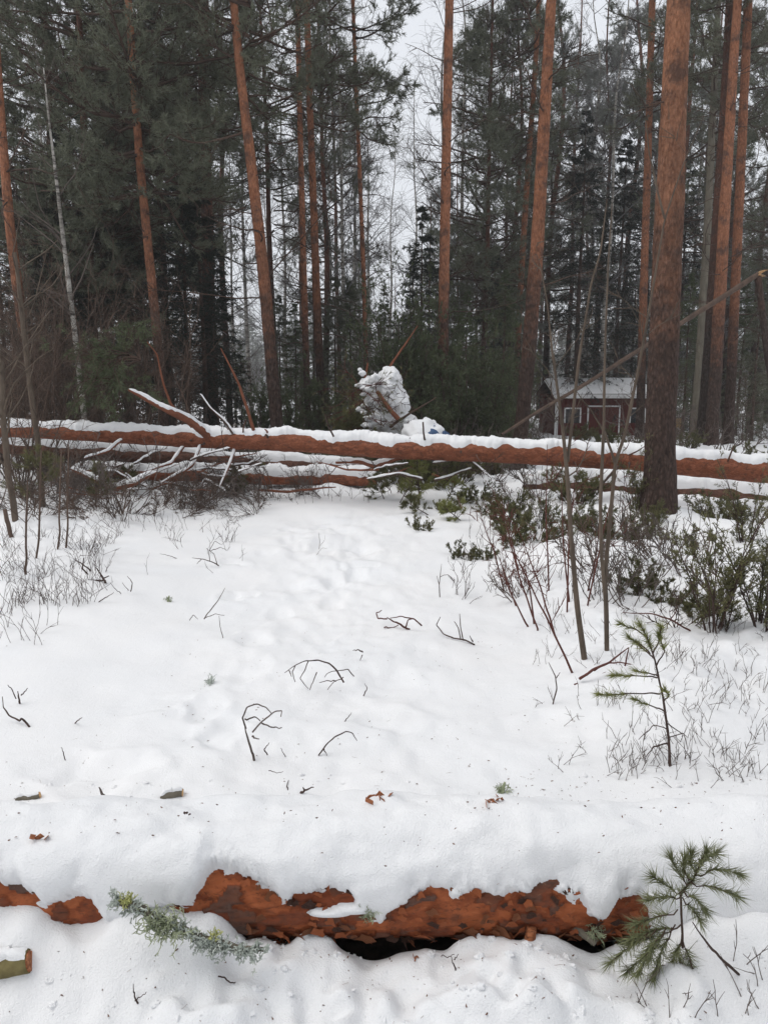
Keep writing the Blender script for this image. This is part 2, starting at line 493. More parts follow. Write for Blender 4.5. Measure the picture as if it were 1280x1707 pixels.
def mat_nearbark():
    """bark of the near log: each plate of the mesh has its own age (attribute), torn pale rims, seams coloured darker"""
    t = NT('bark_log_near', 0.7, 0.25)
    at_ = t.n.new('ShaderNodeAttribute'); at_.attribute_name = 'plate'
    v0 = t.map((0.45, 1, 1)); vo = t.map((1, 1, 1))
    n1 = t.noise(v0, 75, 7, 0.75, 0.6); n2 = t.noise(vo, 9, 5, 0.7); n3 = t.noise(v0, 22, 5, 0.7, 1.2)
    pv = t.math('ADD', at_.outputs['Fac'], t.math('MULTIPLY', t.math('SUBTRACT', n3, 0.5), 0.9))
    col = t.ramp(pv, [(0.05, (0.37, 0.105, 0.037)), (0.28, (0.25, 0.066, 0.023)), (0.50, (0.20, 0.046, 0.015)), (0.72, (0.14, 0.05, 0.026)), (0.95, (0.10, 0.056, 0.042))])
    col = t.mix(t.ramp(n1, [(0.30, 0.85), (0.48, 0.0)]), col, (0.035, 0.016, 0.011))
    col = t.mix(t.ramp(n1, [(0.60, 0.0), (0.76, 0.8)]), col, (0.50, 0.22, 0.10))
    col = t.mix(t.ramp(n2, [(0.56, 0.0), (0.72, 0.75)]), col, (0.055, 0.026, 0.018))
    t.col(col)
    t.bump(t.mix(0.5, n1, n3), 0.9, 0.006)
mat_nearbark()

# ------------------------------------------------------------------ the setting: snow-covered ground
def build_ground():
    ys = np.concatenate([np.linspace(-14, 0.9, 16), np.linspace(0.95, 3.0, 190)[0:], 3.0 + np.cumsum(0.0125 * 1.0135 ** np.arange(235)), ])
    ys = np.concatenate([ys, np.geomspace(ys[-1] * 1.04, 420, 40)])
    u = np.linspace(-1, 1, 440)
    s = np.sign(u) * (0.30 * np.abs(u) + 0.70 * np.abs(u) ** 3)
    wd = np.where(ys < 3, 5.5, 5.5 + (ys - 3) * 1.45)
    X = s[None] * wd[:, None]; Y = ys[:, None] * np.ones_like(X)
    Z = hgt(X, Y)
    nr, nc = X.shape
    i = np.arange(nr - 1)[:, None] * nc; j = np.arange(nc - 1)[None]
    mb = MB()
    mb.add(np.stack([X, Y, Z], -1), np.stack([i + j, i + j + 1, i + nc + j + 1, i + nc + j], -1).reshape(-1, 4))
    tag(mb.build('snowy_ground', 'snow'), 'uneven snow cover of the forest clearing', None, None, 'structure')
build_ground()

# ------------------------------------------------------------------ tree builders (mesh data shared between alike trees)
def pine_crown(seed, H, rmax, nl, low=0.0, dens=1.0, ln=0.11, wd=0.011, k=13, nd=10, tm=0.32):
    r = rnd(seed); lb, nb = MB(), MB()
    t = np.sort(r.random(nl)) ** 0.95
    z = t * H
    az = r.uniform(0, 2 * math.pi, nl)
    prof = np.clip(0.75 + 0.9 * t - 1.35 * t ** 2.6, 0.2, 1.2)
    L = rmax * prof * r.uniform(0.6, 1.1, nl)
    el = -0.12 + low + 0.75 * t + r.normal(size=nl) * 0.14
    D = np.stack([np.cos(az) * np.cos(el), np.sin(az) * np.cos(el), np.sin(el)], 1)
    P0 = np.stack([0 * z, 0 * z, z], 1)
    P, Dd = grow(lb, P0, D, L, 0.012 + 0.013 * L, 7, 0.13, 0.05, r, 0.3)
    s2, d2, t2, i2 = spawn(P, Dd, 9, tm, 0.85, r, 1.0, 0.55)
    L2 = L[i2] * 0.42 * (1.25 - t2) * r.uniform(0.6, 1.2, len(t2)) + 0.12
    P2, D2 = grow(lb, s2, d2, L2, 0.010, 3, 0.16, 0.10, r)
    n3 = int(round(6 * dens))
    s3, d3, t3, i3 = spawn(P2, D2, n3, 0.25, 0.7, r, 1.0, 0.3)
    P3, D3 = grow(lb, s3, d3, 0.20 * r.uniform(0.6, 1.4, len(t3)), 0.006, 2, 0.2, 0.2, r)
    needles(nb, P3[:, 2], D3[:, 1], ln, wd, k, 0.75, r, 0.08)
    needles(nb, P3[:, 1], D3[:, 1], ln, wd, max(4, k * 2 // 3), 0.8, r, 0.06)
    needles(nb, P2[:, 3], D2[:, 2], ln, wd, k, 0.75, r, 0.1)
    # dead snags below and inside the crown
    zd = r.uniform(-2.6, H * 0.4, nd); az = r.uniform(0, 2 * math.pi, nd); el = r.normal(size=nd) * 0.22
    D = np.stack([np.cos(az) * np.cos(el), np.sin(az) * np.cos(el), np.sin(el)], 1)
    P, Dd = grow(lb, np.stack([0 * zd, 0 * zd, zd], 1), D, r.uniform(0.3, 1.6, nd), 0.013, 6, 0.16, 0.03, r, 0.35)
    s2, d2, t2, i2 = spawn(P, Dd, 4, 0.35, 0.8, r)
    grow(lb, s2, d2, r.uniform(0.15, 0.5, len(t2)), 0.006, 3, 0.2, 0.0, r)
    return lb.mesh('limbs', 'limb'), nb.mesh('crown', 'needle_pine', False)

CROWN = {
    'dense': pine_crown(11, 9.5, 2.7, 74, -0.14, 1.25, 0.12, 0.013, 14, 16, 0.10),
    'mid': pine_crown(12, 8.5, 2.3, 44, 0.0, 1.0, nd=16),
    'mid2': pine_crown(13, 8.0, 2.0, 40, 0.0, 1.0, nd=14),
    'thin': pine_crown(14, 7.0, 1.9, 30, 0.0, 0.9, nd=18),
    'slim': pine_crown(15, 9.0, 1.6, 46, -0.05, 0.8, 0.13, 0.015, 11, 22),
    'far': pine_crown(16, 9.5, 2.0, 48, 0.0, 0.7, 0.15, 0.020, 9, 24),
}

def spruce_mesh(seed, H, rmax, z0, nb_=120, ln=0.10, wd=0.020, droop=-0.06):
    r = rnd(seed); tb, lb, nb = MB(), MB(), MB()
    zz = np.linspace(-0.3, H, 26)
    P = np.stack([0.03 * np.sin(zz * 0.7 + seed), 0.03 * np.cos(zz * 0.5), zz], 1)
    tube(tb, P, np.interp(zz, [-0.3, 0.4, H], [0.012 * H * 1.3, 0.0105 * H, 0.006]), 9, 0.06, 6, seed)
    t = np.sort(r.random(nb_)) ** 0.85; z = z0 + t * (H - z0 - 0.1)
    az = r.uniform(0, 2 * math.pi, nb_)
    L = (rmax * (1 - t) ** 0.75 + 0.10) * r.uniform(0.65, 1.1, nb_)
    el = -0.15 + 0.5 * t + r.normal(size=nb_) * 0.08
    D = np.stack([np.cos(az) * np.cos(el), np.sin(az) * np.cos(el), np.sin(el)], 1)
    P, Dd = grow(lb, np.stack([0 * z, 0 * z, z], 1), D, L, 0.007 + 0.005 * L, 6, 0.07, droop, r, 0.3)
    s2, d2, t2, i2 = spawn(P, Dd, 11, 0.12, 0.8, r, 1.0, 0.7)
    P2, D2 = grow(lb, s2, d2, (L[i2] * 0.33 * (1.2 - t2) + 0.08) * r.uniform(0.7, 1.2, len(t2)), 0.005, 3, 0.10, -0.12, r)
    for k in (1, 2, 3):
        needles(nb, P2[:, k], D2[:, k - 1], ln, wd, 8, 0.6, r, 0.06)
    for k in range(2, 7):
        needles(nb, P[:, k], Dd[:, k - 1], ln, wd, 8, 0.6, r, 0.12)
    return tb.mesh('trunk', 'limb'), lb.mesh('limbs', 'limb'), nb.mesh('crown', 'needle_spruce', False)
SPRUCE = [spruce_mesh(21, 11.0, 2.3, 0.3, 170), spruce_mesh(22, 9.0, 1.9, 0.4, 140), spruce_mesh(23, 12.5, 2.0, 0.8, 160)]

def birch_mesh(seed, H, r0, z0, n1=26, spread=0.6, wt=0.0042, n2=6, n3=5, mat='twig_far'):
    r = rnd(seed); tb, lb = MB(), MB()
    zz = np.linspace(-0.3, H, 40)
    P = np.stack([0.10 * vnoise(zz * 0.35, zz * 0 + seed) * zz / 4, 0.10 * vnoise(zz * 0.35, zz * 0 + seed + 9) * zz / 4, zz], 1)
    tube(tb, P, np.interp(zz, [-0.3, 0.3, H], [r0 * 1.25, r0, 0.008]), 9, 0.06, 5, seed)
    z = np.sort(r.uniform(z0, H * 0.98, n1)); az = r.uniform(0, 2 * math.pi, n1)
    el = spread + r.normal(size=n1) * 0.15
    D = np.stack([np.cos(az) * np.cos(el), np.sin(az) * np.cos(el), np.sin(el)], 1)
    L = (0.9 + 0.16 * (H - z)) * r.uniform(0.6, 1.2, n1)
    st = np.stack([np.interp(z, zz, P[:, 0]), np.interp(z, zz, P[:, 1]), z], 1)
    P1, D1 = grow(lb, st, D, L, 0.007 + 0.006 * L, 6, 0.10, 0.04, r, 0.3)
    s2, d2, t2, _ = spawn(P1, D1, n2, 0.2, 0.6, r)
    P2, D2 = grow(lb, s2, d2, 0.7 * r.uniform(0.5, 1.3, len(t2)), wt * 1.5, 4, 0.13, -0.03, r, 0.5)
    s3, d3, t3, _ = spawn(P2, D2, n3, 0.15, 0.7, r)
    grow(lb, s3, d3, 0.55 * r.uniform(0.4, 1.3, len(t3)), wt, 3, 0.16, -0.18, r, 0.6)
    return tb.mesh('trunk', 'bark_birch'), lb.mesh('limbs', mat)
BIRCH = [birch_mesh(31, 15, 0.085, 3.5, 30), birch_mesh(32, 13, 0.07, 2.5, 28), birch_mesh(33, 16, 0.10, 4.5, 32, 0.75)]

def shrub_mesh(seed, H, ns, mat='shrub_bark', w=0.012, wt=0.0032, spread=0.35, n2=7, n3=6):
    """bare many-stemmed shrub"""
    r = rnd(seed); lb = MB()
    az = r.uniform(0, 2 * math.pi, ns)
    D = np.stack([np.cos(az) * spread, np.sin(az) * spread, 1 + 0 * az], 1) + r.normal(size=(ns, 3)) * 0.08
    P0 = np.stack([np.cos(az) * 0.06, np.sin(az) * 0.06, -0.08 + 0 * az], 1) * r.uniform(0.5, 2.5, (ns, 1))
    P0[:, 2] = -0.08
    P1, D1 = grow(lb, P0, D, H * r.uniform(0.6, 1.05, ns), w * r.uniform(0.7, 1.3, ns), 9, 0.09, 0.03, r, 0.25)
    s2, d2, t2, _ = spawn(P1, D1, n2, 0.22, 0.6, r)
    P2, D2 = grow(lb, s2, d2, H * 0.26 * r.uniform(0.4, 1.3, len(t2)), wt * 1.6, 5, 0.16, 0.02, r, 0.5)
    s3, d3, t3, _ = spawn(P2, D2, n3, 0.15, 0.75, r)
    grow(lb, s3, d3, H * 0.10 * r.uniform(0.4, 1.3, len(t3)), wt, 3, 0.22, -0.02, r, 0.6)
    return lb.mesh('stems', mat)
SHRUB = [shrub_mesh(41, 3.4, 6), shrub_mesh(42, 2.8, 8), shrub_mesh(43, 4.2, 5, w=0.016)]
BRUSH = [shrub_mesh(44, 1.2, 8, 'twig_grey', 0.009, 0.0045, 0.8, 5, 3), shrub_mesh(45, 0.9, 9, 'shrub_bark', 0.008, 0.0045, 1.1, 5, 3)]
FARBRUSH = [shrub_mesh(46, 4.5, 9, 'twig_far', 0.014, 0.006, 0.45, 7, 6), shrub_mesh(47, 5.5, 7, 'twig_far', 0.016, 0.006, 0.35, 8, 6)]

def juniper_mesh(seed, H, ns, spread, ln, wd, k, w=0.012, mat='needle_juniper', zlo=0.08, n2=9, n3=5):
    r = rnd(seed); lb, nb = MB(), MB()
    az = r.uniform(0, 2 * math.pi, ns); sp = spread * np.sqrt(r.random(ns))
    D = np.stack([np.cos(az) * sp, np.sin(az) * sp, 1 + 0 * az], 1)
    P0 = np.stack([np.cos(az) * sp * H * 0.12, np.sin(az) * sp * H * 0.12, -0.06 + 0 * az], 1)
    L = H * r.uniform(0.45, 1.05, ns) * (1.05 - 0.35 * sp / max(spread, 0.01))
    P, Dd = grow(lb, P0, D, L, w, 7, 0.09, 0.05, r, 0.3)
    s2, d2, t2, i2 = spawn(P, Dd, n2, zlo, 0.7, r)
    P2, D2 = grow(lb, s2, d2, (L[i2] * 0.24 * (1.2 - 0.7 * t2)) * r.uniform(0.6, 1.3, len(t2)), w * 0.35, 3, 0.13, 0.12, r)
    s3, d3, t3, _ = spawn(P2, D2, n3, 0.1, 0.65, r)
    P3, D3 = grow(lb, s3, d3, H * 0.05 * r.uniform(0.6, 1.4, len(t3)), w * 0.2, 2, 0.15, 0.12, r)
    for q in (1, 2):
        needles(nb, P3[:, q], D3[:, q - 1], ln, wd, k, 0.7, r, ln * 0.6)
    needles(nb, P2[:, 3], D2[:, 2], ln, wd, k, 0.7, r, ln)
    needles(nb, P[:, 7], Dd[:, 6], ln, wd, k * 2, 0.6, r, ln * 2)
    return lb.mesh('stems', 'twig'), nb.mesh('foliage', mat, False)
JUNIPER = [juniper_mesh(51, 4.0, 30, 0.26, 0.065, 0.016, 10, zlo=0.02), juniper_mesh(52, 3.2, 28, 0.34, 0.065, 0.016, 10, zlo=0.02)]
JBUSH = [juniper_mesh(53, 0.62, 22, 0.95, 0.024, 0.0050, 8, 0.006, 'needle_bush', 0.25),
         juniper_mesh(54, 1.15, 12, 0.34, 0.026, 0.0050, 8, 0.007, 'needle_bush', 0.12, 9, 4),
         juniper_mesh(55, 0.45, 20, 1.2, 0.024, 0.0050, 8, 0.005, 'needle_bush', 0.3)]

# ------------------------------------------------------------------ the pines one can tell apart
def pine(label, Y, pts, wpx, crown, z0, bark='bark_pine', Htop=None, sides=16, seed=0, rot=0.0, tilt=True, cs=1.0, rough=0.05, foliage=None, snags=0, group=None):
    """pts: stem line bottom to top as seen in the photograph, all standing at depth Y"""
    Wp = [at(px, py, Y) for px, py in pts]
    W0, W1 = Wp[0], Wp[1]
    d0 = (W1 - W0) / max(W1[2] - W0[2], 1e-3)
    g = float(hgt(W0[0], Y))
    if W0[2] > g + 0.05:
        b = W0 + d0 * (g - W0[2])
        g = float(hgt(b[0], Y)); b[2] = g
        Wp = [b] + Wp
    base = Wp[0].copy(); base[2] = g
    top = Wp[-1]; dt = (Wp[-1] - Wp[-2]); dt = dt / dt[2]
    Ht = Htop or (z0 + 9.0)
    n_up = max(0.0, Ht - top[2])
    Wp += [top + dt * n_up * 0.5 * np.array([0.8, 1, 1]), top + dt * n_up * np.array([0.55, 1, 1])]
    L = np.array(Wp) - base
    L = np.vstack([L[0] - np.array([0, 0, 0.25]), L])
    n = 150 if sides > 20 else 90
    P = resample(L, n)
    for _ in range(6):
        P[1:-1] = 0.25 * P[:-2] + 0.5 * P[1:-1] + 0.25 * P[2:]
    scale = (Y * math.cos(PITCH) - (np.minimum(P[:, 2], top[2]) + base[2] - CAM_Z) * math.sin(PITCH)) / FPX
    rw = np.interp(P[:, 2], [-0.2, 0.05, 0.6, 3.0, top[2] - base[2], Ht], np.array([1.5, 1.28, 1.04, 0.98, wpx[1] / wpx[0], 0.28 * wpx[1] / wpx[0]])) * wpx[0] * 0.5 * scale
    o = thing('pine_tree', base, label, 'pine tree', group or 'upright pines')
    mb = MB(); tube(mb, P, rw, sides, rough, 7, seed * 3.7)
    mb.build('trunk', bark, o)
    ax = lambda z: np.array([np.interp(z, P[:, 2], P[:, 0]), np.interp(z, P[:, 2], P[:, 1]), z])
    if crown:
        lm, nm = CROWN[crown]
        a, b = ax(z0), ax(min(Ht, z0 + 5))
        dv = Vector(b - a).normalized()
        q = Vector((0, 0, 1)).rotation_difference(dv).to_euler()
        for nme, me in (('limbs', lm), ('crown', nm)):
            c = part(nme, me, o, 'stuff')
            c.location = a
            c.rotation_euler = (q.x, q.y, rot)
            c.scale = (cs, cs, cs)
            if nme == 'crown' and foliage:
                c.material_slots[0].link = 'OBJECT'; c.material_slots[0].material = MAT[foliage]
    if snags:
        r = rnd(900 + seed); lb = MB()
        z = r.uniform(2.2, min(z0, 8), snags); az = r.uniform(-2.8, 2.8, snags)
        S0 = np.array([ax(q) for q in z])
        el = r.normal(size=snags) * 0.3 + 0.25
        D = np.stack([np.cos(az) * np.cos(el), np.sin(az) * np.cos(el), np.sin(el)], 1)
        for q in range(snags):
            lb = MB()
            P1, D1 = grow(lb, S0[q:q + 1], D[q:q + 1], r.uniform(0.3, 2.1), 0.016, 7, 0.16, -0.01, r, 0.35)
            s2, d2, t2, _ = spawn(P1, D1, 7, 0.35, 0.75, r)
            grow(lb, s2, d2, r.uniform(0.15, 0.7, len(t2)), 0.006, 4, 0.2, 0, r)
            lb.build('dead_branch', 'limb', o)
        pass
    return o

pine('thick scaly pine standing in the snow in front of the fallen trunk', 8.45, [(1097, 878), (1101, 700), (1112, 430), (1122, 200), (1131, 0)], (48, 37), 'thin', 9.0, 'bark_pine_near', 17, 44, 1, 0.4, rough=0.05, snags=5)
pine('orange leaning pine between the grey saplings and the conical juniper', 13.0, [(871, 694), (884, 560), (897, 380), (910, 150), (919, 0)], (23.5, 16.5), 'thin', 8.6, 'bark_pine', 16, 18, 2, 1.9, snags=10)
pine('straight orange pine rising behind the snowy brush heap', 16.0, [(737, 690), (739, 560), (741, 400), (746, 150), (749, 0)], (18, 14.5), 'thin', 9.8, 'bark_pine', 17, 16, 3, 3.1, snags=9)
pine('red stemmed pine curving left, just left of the sky gap over the fallen trunk', 13.5, [(462, 712), (452, 600), (438, 440), (416, 250), (398, 100), (389, 0)], (20.5, 13), 'mid', 5.6, 'bark_pine', 15, 18, 4, 4.0, cs=0.85, snags=4)
pine('pine with grey base and low dense dark crown behind the lifted branch', 14.5, [(273, 690), (262, 560), (248, 420), (232, 260), (214, 0)], (15.5, 11.5), 'dense', 4.6, 'bark_pine', 15, 16, 5, 1.0, cs=1.0)
pine('slender brown pine with grey base right of the curving one', 17.0, [(537, 690), (530, 560), (524, 380), (516, 160), (511, 0)], (14, 9.5), 'mid2', 6.8, 'bark_pine', 16, 14, 6, 2.2, snags=8)
pine('dark thin pine close behind the slender brown one', 19.0, [(513, 690), (508, 520), (503, 330), (498, 120), (496, 0)], (11, 8), 'mid2', 7.2, 'bark_pine', 17, 12, 7, 5.0, snags=8)
pine('thin red pine with one-sided limbs beside the central sky gap', 20.0, [(612, 690), (607, 480), (600, 300), (593, 130), (588, 0)], (7.6, 6), 'slim', 7.6, 'bark_pine', 16, 12, 8, 0.6, snags=14)
pine('left of the two tall orange pines at the right edge', 18.5, [(1184, 752), (1194, 600), (1206, 380), (1219, 160), (1229, 0)], (20, 13.5), 'thin', 9.5, 'bark_pine', 17, 16, 9, 2.6, snags=8)
pine('right of the two tall orange pines at the right edge', 19.0, [(1212, 752), (1220, 600), (1230, 380), (1240, 160), (1247, 0)], (16, 13.5), 'thin', 9.8, 'bark_pine', 17, 16, 10, 0.2, snags=8)
pine('grey-brown pine with a light stem at the left edge of the clearing', 12.5, [(62, 700), (40, 560), (16, 380), (2, 200), (-12, 0)], (17, 12), 'thin', 7.0, 'bark_pine', 15, 14, 11, 3.3, cs=0.8, snags=10)
pine('thin reddish pine behind the red shed, left of the thick scaly pine', 24.0, [(1067, 700), (1072, 500), (1080, 250), (1087, 0)], (14, 11), 'mid2', 9.0, 'bark_pine', 18, 10, 12, 1.2, snags=10)
pine('thin dark red pine just left of the orange leaning pine', 24.0, [(858, 690), (866, 500), (880, 280), (893, 100), (898, 0)], (11, 8), 'slim', 8.8, 'bark_pine', 17, 10, 13, 2.9, snags=10)
pine('left stem of the close dark pair among the black spruces', 20.0, [(347, 690), (343, 450), (337, 200), (333, 0)], (12, 10), 'dense', 7.4, 'bark_pine_far', 17, 10, 14, 2.0, cs=0.85, snags=6)
pine('right stem of the close dark pair among the black spruces', 20.5, [(357, 690), (352, 450), (346, 200), (343, 0)], (11, 9), 'mid', 8.4, 'bark_pine_far', 17, 10, 15, 4.2, snags=6)
pine('dark grey pine stem touching the tall orange pair at the right edge', 19.5, [(1168, 748), (1180, 600), (1194, 380), (1208, 160), (1216, 0)], (17, 12), 'slim', 9.0, 'bark_pine_far', 17, 12, 16, 5.2, snags=8)
pine('greenish grey stem left of the tall orange pair', 22.0, [(1156, 735), (1166, 600), (1178, 400), (1190, 150)], (14, 11), 'mid', 8.0, 'bark_grey', 17, 10, 17, 0.9, snags=10)

# ------------------------------------------------------------------ the wood behind: spruces, birches, far pines, junipers
def copy_tree(name, meshes, loc, label, cat, group, rz, sc, mats=None, stuff=('crown', 'foliage', 'limbs', 'stems')):
    o = thing(name, loc, label, cat, group, rz)
    o.scale = (sc, sc, sc)
    for me in meshes:
        c = part(me.name.split('.')[0], me, o)
        if c.name.split('.')[0] in stuff: c['kind'] = 'stuff'
        if mats and mats.get(c.name.split('.')[0]):
            c.material_slots[0].link = 'OBJECT'; c.material_slots[0].material = MAT[mats[c.name.split('.')[0]]]
    return o
def spot(px, Y):
    x = (px - 640) / FPX * Y * math.hypot(1, 0) * 1.0
    return (x, Y, float(hgt(x, Y)) - 0.03)
rb = rnd(77)
RELABEL = []
def rz(): return float(rb.uniform(0, 6.28))

for px, Y, k, sc, lab in (
        (150, 17.0, 0, 0.72, 'black spruce left of the grey-based pine, behind the bare thicket'),
        (215, 18.5, 2, 0.70, 'tall black spruce right behind the grey-based pine'),
        (318, 17.0, 1, 0.72, 'broad black spruce beside the dark pine pair'),
        (365, 19.0, 1, 0.55, 'small black spruce at the right edge of the dark spruce group'),
        (700, 21.0, 1, 0.70, 'dark pointed spruce behind the conical juniper in the middle'),
        (955, 27.0, 2, 0.85, 'dark spruce behind the left end of the red shed'),
        (1020, 29.0, 0, 0.95, 'wide dark spruce behind the middle of the red shed'),
        (1120, 30.0, 2, 0.80, 'dark spruce behind the thick scaly pine'),
        (105, 15.5, 1, 0.62, 'black spruce just behind the thin birch sapling'),
        (190, 16.0, 1, 0.70, 'black spruce left of the grey-based pine stem'),
        (250, 17.5, 0, 0.62, 'black spruce right of the grey-based pine stem'),
        (345, 17.0, 0, 0.60, 'wide black spruce below the dark pine pair'),
        (285, 20.0, 2, 0.85, 'tall black spruce between the grey-based pine and the dark pair'),
        (20, 17.5, 1, 0.72, 'black spruce behind the tan-stemmed saplings'),
        (60, 21.0, 0, 0.8, 'dark spruce behind the left edge pine'),
        (1265, 30.0, 1, 0.9, 'low dark spruce behind the tall orange pair'),
        (820, 24.0, 1, 0.62, 'small dark spruce right of the straight orange pine')):
    copy_tree('spruce_tree', SPRUCE[k], spot(px, Y), lab, 'spruce', 'dark spruces', rz(), sc)

for px, Y, k, sc in ((405, 24, 1, 0.34), (470, 25, 0, 0.42), (495, 22, 1, 0.45), (525, 24, 2, 0.42), (560, 21, 1, 0.50), (585, 24, 0, 0.45), (610, 22, 1, 0.42), (640, 26, 2, 0.40), (775, 22, 1, 0.48), (835, 21, 0, 0.42), (850, 26, 2, 0.55), (878, 31, 1, 0.60),
                     (1135, 23, 0, 0.45), (1150, 27, 1, 0.6), (1225, 25, 1, 0.55), (1250, 22, 0, 0.42), (1285, 24, 1, 0.55), (990, 31, 0, 0.75), (1045, 32, 1, 0.8), (745, 27, 0, 0.5), (805, 28, 1, 0.6)):
    o = copy_tree('young_spruce', SPRUCE[k], spot(px, Y), 'young grey-green spruce', 'spruce', 'young spruces of the understorey', rz(), sc, {'crown': 'needle_juniper' if (int(px) % 2) else 'needle_pine'})
    RELABEL.append((px, 'young understorey spruce', o))
for px, Y, k, sc, lab in (
        (662, 15.0, 0, 1.0, 'conical green juniper behind the snowy heap'),
        (635, 16.0, 1, 0.9, 'juniper left of the conical one'),
        (700, 15.5, 1, 1.05, 'juniper between the conical one and the straight orange pine'),
        (765, 14.5, 1, 0.98, 'juniper in front of the straight orange pine'),
        (812, 15.5, 0, 0.72, 'juniper left of the orange leaning pine'),
        (590, 14.5, 1, 0.62, 'low juniper left of the snowy heap'),
        (500, 15.5, 1, 0.72, 'low green juniper between the curving pine and the slender pine'),
        (435, 16.5, 1, 0.62, 'low green juniper left of the curving pine base'),
        (555, 16.0, 1, 0.75, 'low juniper behind the slender pine base'),
        (680, 17.0, 0, 1.0, 'juniper behind the conical one'),
        (735, 17.0, 0, 0.85, 'juniper behind the straight orange pine'),
        (790, 17.0, 1, 1.0, 'bushy juniper right of the straight orange pine'),
        (618, 14.0, 1, 0.55, 'low juniper touching the snowy heap'),
        (725, 13.6, 1, 0.55, 'low juniper right behind the blue tarpaulin'),
        (845, 17.5, 1, 0.8, 'juniper behind the orange leaning pine'),
        (850, 14.5, 1, 0.5, 'low juniper at the foot of the orange leaning pine')):
    copy_tree('juniper_tree', JUNIPER[k], spot(px, Y), lab, 'juniper', 'junipers behind the fallen trunk', rz(), sc)

GB, GP = 'bare birches of the background', 'grey pines of the background'
for px, Y, k, sc in ((548, 27, 0, 1.0), (575, 24, 1, 1.1), (592, 31, 2, 1.0), (762, 26, 0, 1.05), (800, 29, 2, 1.0),
                     (965, 30, 0, 1.1), (998, 27, 1, 1.2), (1140, 30, 1, 1.2), (1262, 26, 0, 1.0),
                     (480, 30, 1, 1.1), (420, 33, 2, 1.0), (395, 26, 1, 0.8), (725, 33, 2, 1.2), (690, 40, 0, 1.1), (650, 44, 1, 1.2), (620, 38, 2, 1.0),
                     (110, 28, 2, 1.0), (310, 30, 1, 1.1), (-40, 24, 1, 1.0), (1330, 28, 2, 1.1), (452, 46, 0, 1.1), (870, 40, 0, 1.2)):
    RELABEL.append((px, 'bare birch', copy_tree('birch_tree', BIRCH[k], spot(px, Y), 'bare thin birch with pale stem among the background trees', 'birch', GB, rz(), sc)))

FARTRUNK = []
for s_ in range(4):
    zz = np.linspace(-0.3, 17, 50); mb = MB()
    tube(mb, np.stack([0.16 * vnoise(zz * 0.2, zz * 0 + s_ * 7) * zz / 6, 0.1 * vnoise(zz * 0.2, zz * 0 + s_ * 7 + 3) * zz / 6, zz], 1), np.interp(zz, [-0.3, 0.4, 17], [0.15, 0.115, 0.02]), 9, 0.05, 6, s_)
    FARTRUNK.append(mb.mesh('trunk', 'bark_pine_far'))
def far_pine(px, Y, z0, crown, sc, frost):
    kind_ = 'frosted grey pine' if frost else 'dark green background pine'
    o = copy_tree('pine_tree', [FARTRUNK[int(rb.integers(4))]], spot(px, Y), 'grey-green pine of the background wood', 'pine tree', GP, rz(), sc)
    RELABEL.append((px, kind_, o))
    for nme, me in zip(('limbs', 'crown'), CROWN[crown]):
        c = part(nme, me, o, 'stuff')
        c.location = (0, 0, z0); c.rotation_euler = (0, 0, rz())
        if frost and nme == 'crown':
            c.material_slots[0].link = 'OBJECT'; c.material_slots[0].material = MAT['needle_frost']
for px, Y, z0, cr, sc, fr in (
        (-190, 18, 5.0, 'dense', 0.9, 0), (120, 17.5, 4.4, 'dense', 0.9, 0), (165, 16, 4.8, 'dense', 0.85, 0), (170, 23, 4.5, 'dense', 1.1, 0), (290, 24, 5.5, 'dense', 1.05, 0), 
        (385, 28, 7.0, 'mid', 1.1, 0), (465, 26, 8.4, 'mid', 1.0, 0), (545, 25, 5.0, 'mid2', 0.95, 0), (570, 33, 4.0, 'far', 1.0, 1),
        (760, 30, 3.5, 'far', 0.62, 1), (715, 28, 2.6, 'far', 0.50, 0), (735, 35, 4, 'far', 0.78, 1), (680, 30, 2.0, 'slim', 0.42, 1), (655, 36, 2.0, 'slim', 0.40, 1),
        (800, 24, 5.5, 'dense', 0.85, 0), (845, 27, 6.0, 'dense', 0.95, 0), (835, 34, 3.0, 'far', 1.0, 0), (905, 29, 4.5, 'mid', 1.1, 1), (940, 35, 5.0, 'far', 1.1, 1),
        (985, 32, 6.0, 'far', 1.0, 1), (1030, 33, 4.5, 'far', 1.2, 1), (1080, 31, 4.0, 'far', 1.1, 1), (1110, 28, 6.0, 'mid', 1.1, 0),
        (1150, 34, 4.0, 'far', 1.1, 1), (1200, 31, 5.0, 'far', 1.1, 1), (1245, 27, 6.0, 'mid2', 1.0, 0), (1295, 24, 6.0, 'mid', 1.0, 0), (1340, 30, 4.0, 'far', 1.1, 1),
        (1255, 38, 2.5, 'slim', 1.0, 0), (1271, 36, 3.0, 'slim', 1.0, 0), (505, 38, 5.0, 'far', 0.75, 1), (600, 45, 3.0, 'far', 0.72, 1), (345, 33, 4.0, 'far', 1.0, 0), (225, 31, 3.0, 'far', 1.1, 0),
        (120, 36, 3.0, 'far', 1.1, 0), (895, 42, 3.0, 'far', 1.1, 1), (1060, 44, 3.0, 'far', 1.2, 1), (790, 44, 3, 'far', 0.85, 1), (970, 47, 3.0, 'far', 1.2, 1), (1180, 46, 3.0, 'far', 1.2, 1)):
    far_pine(px, Y, z0 * 0.8, cr, sc, fr)

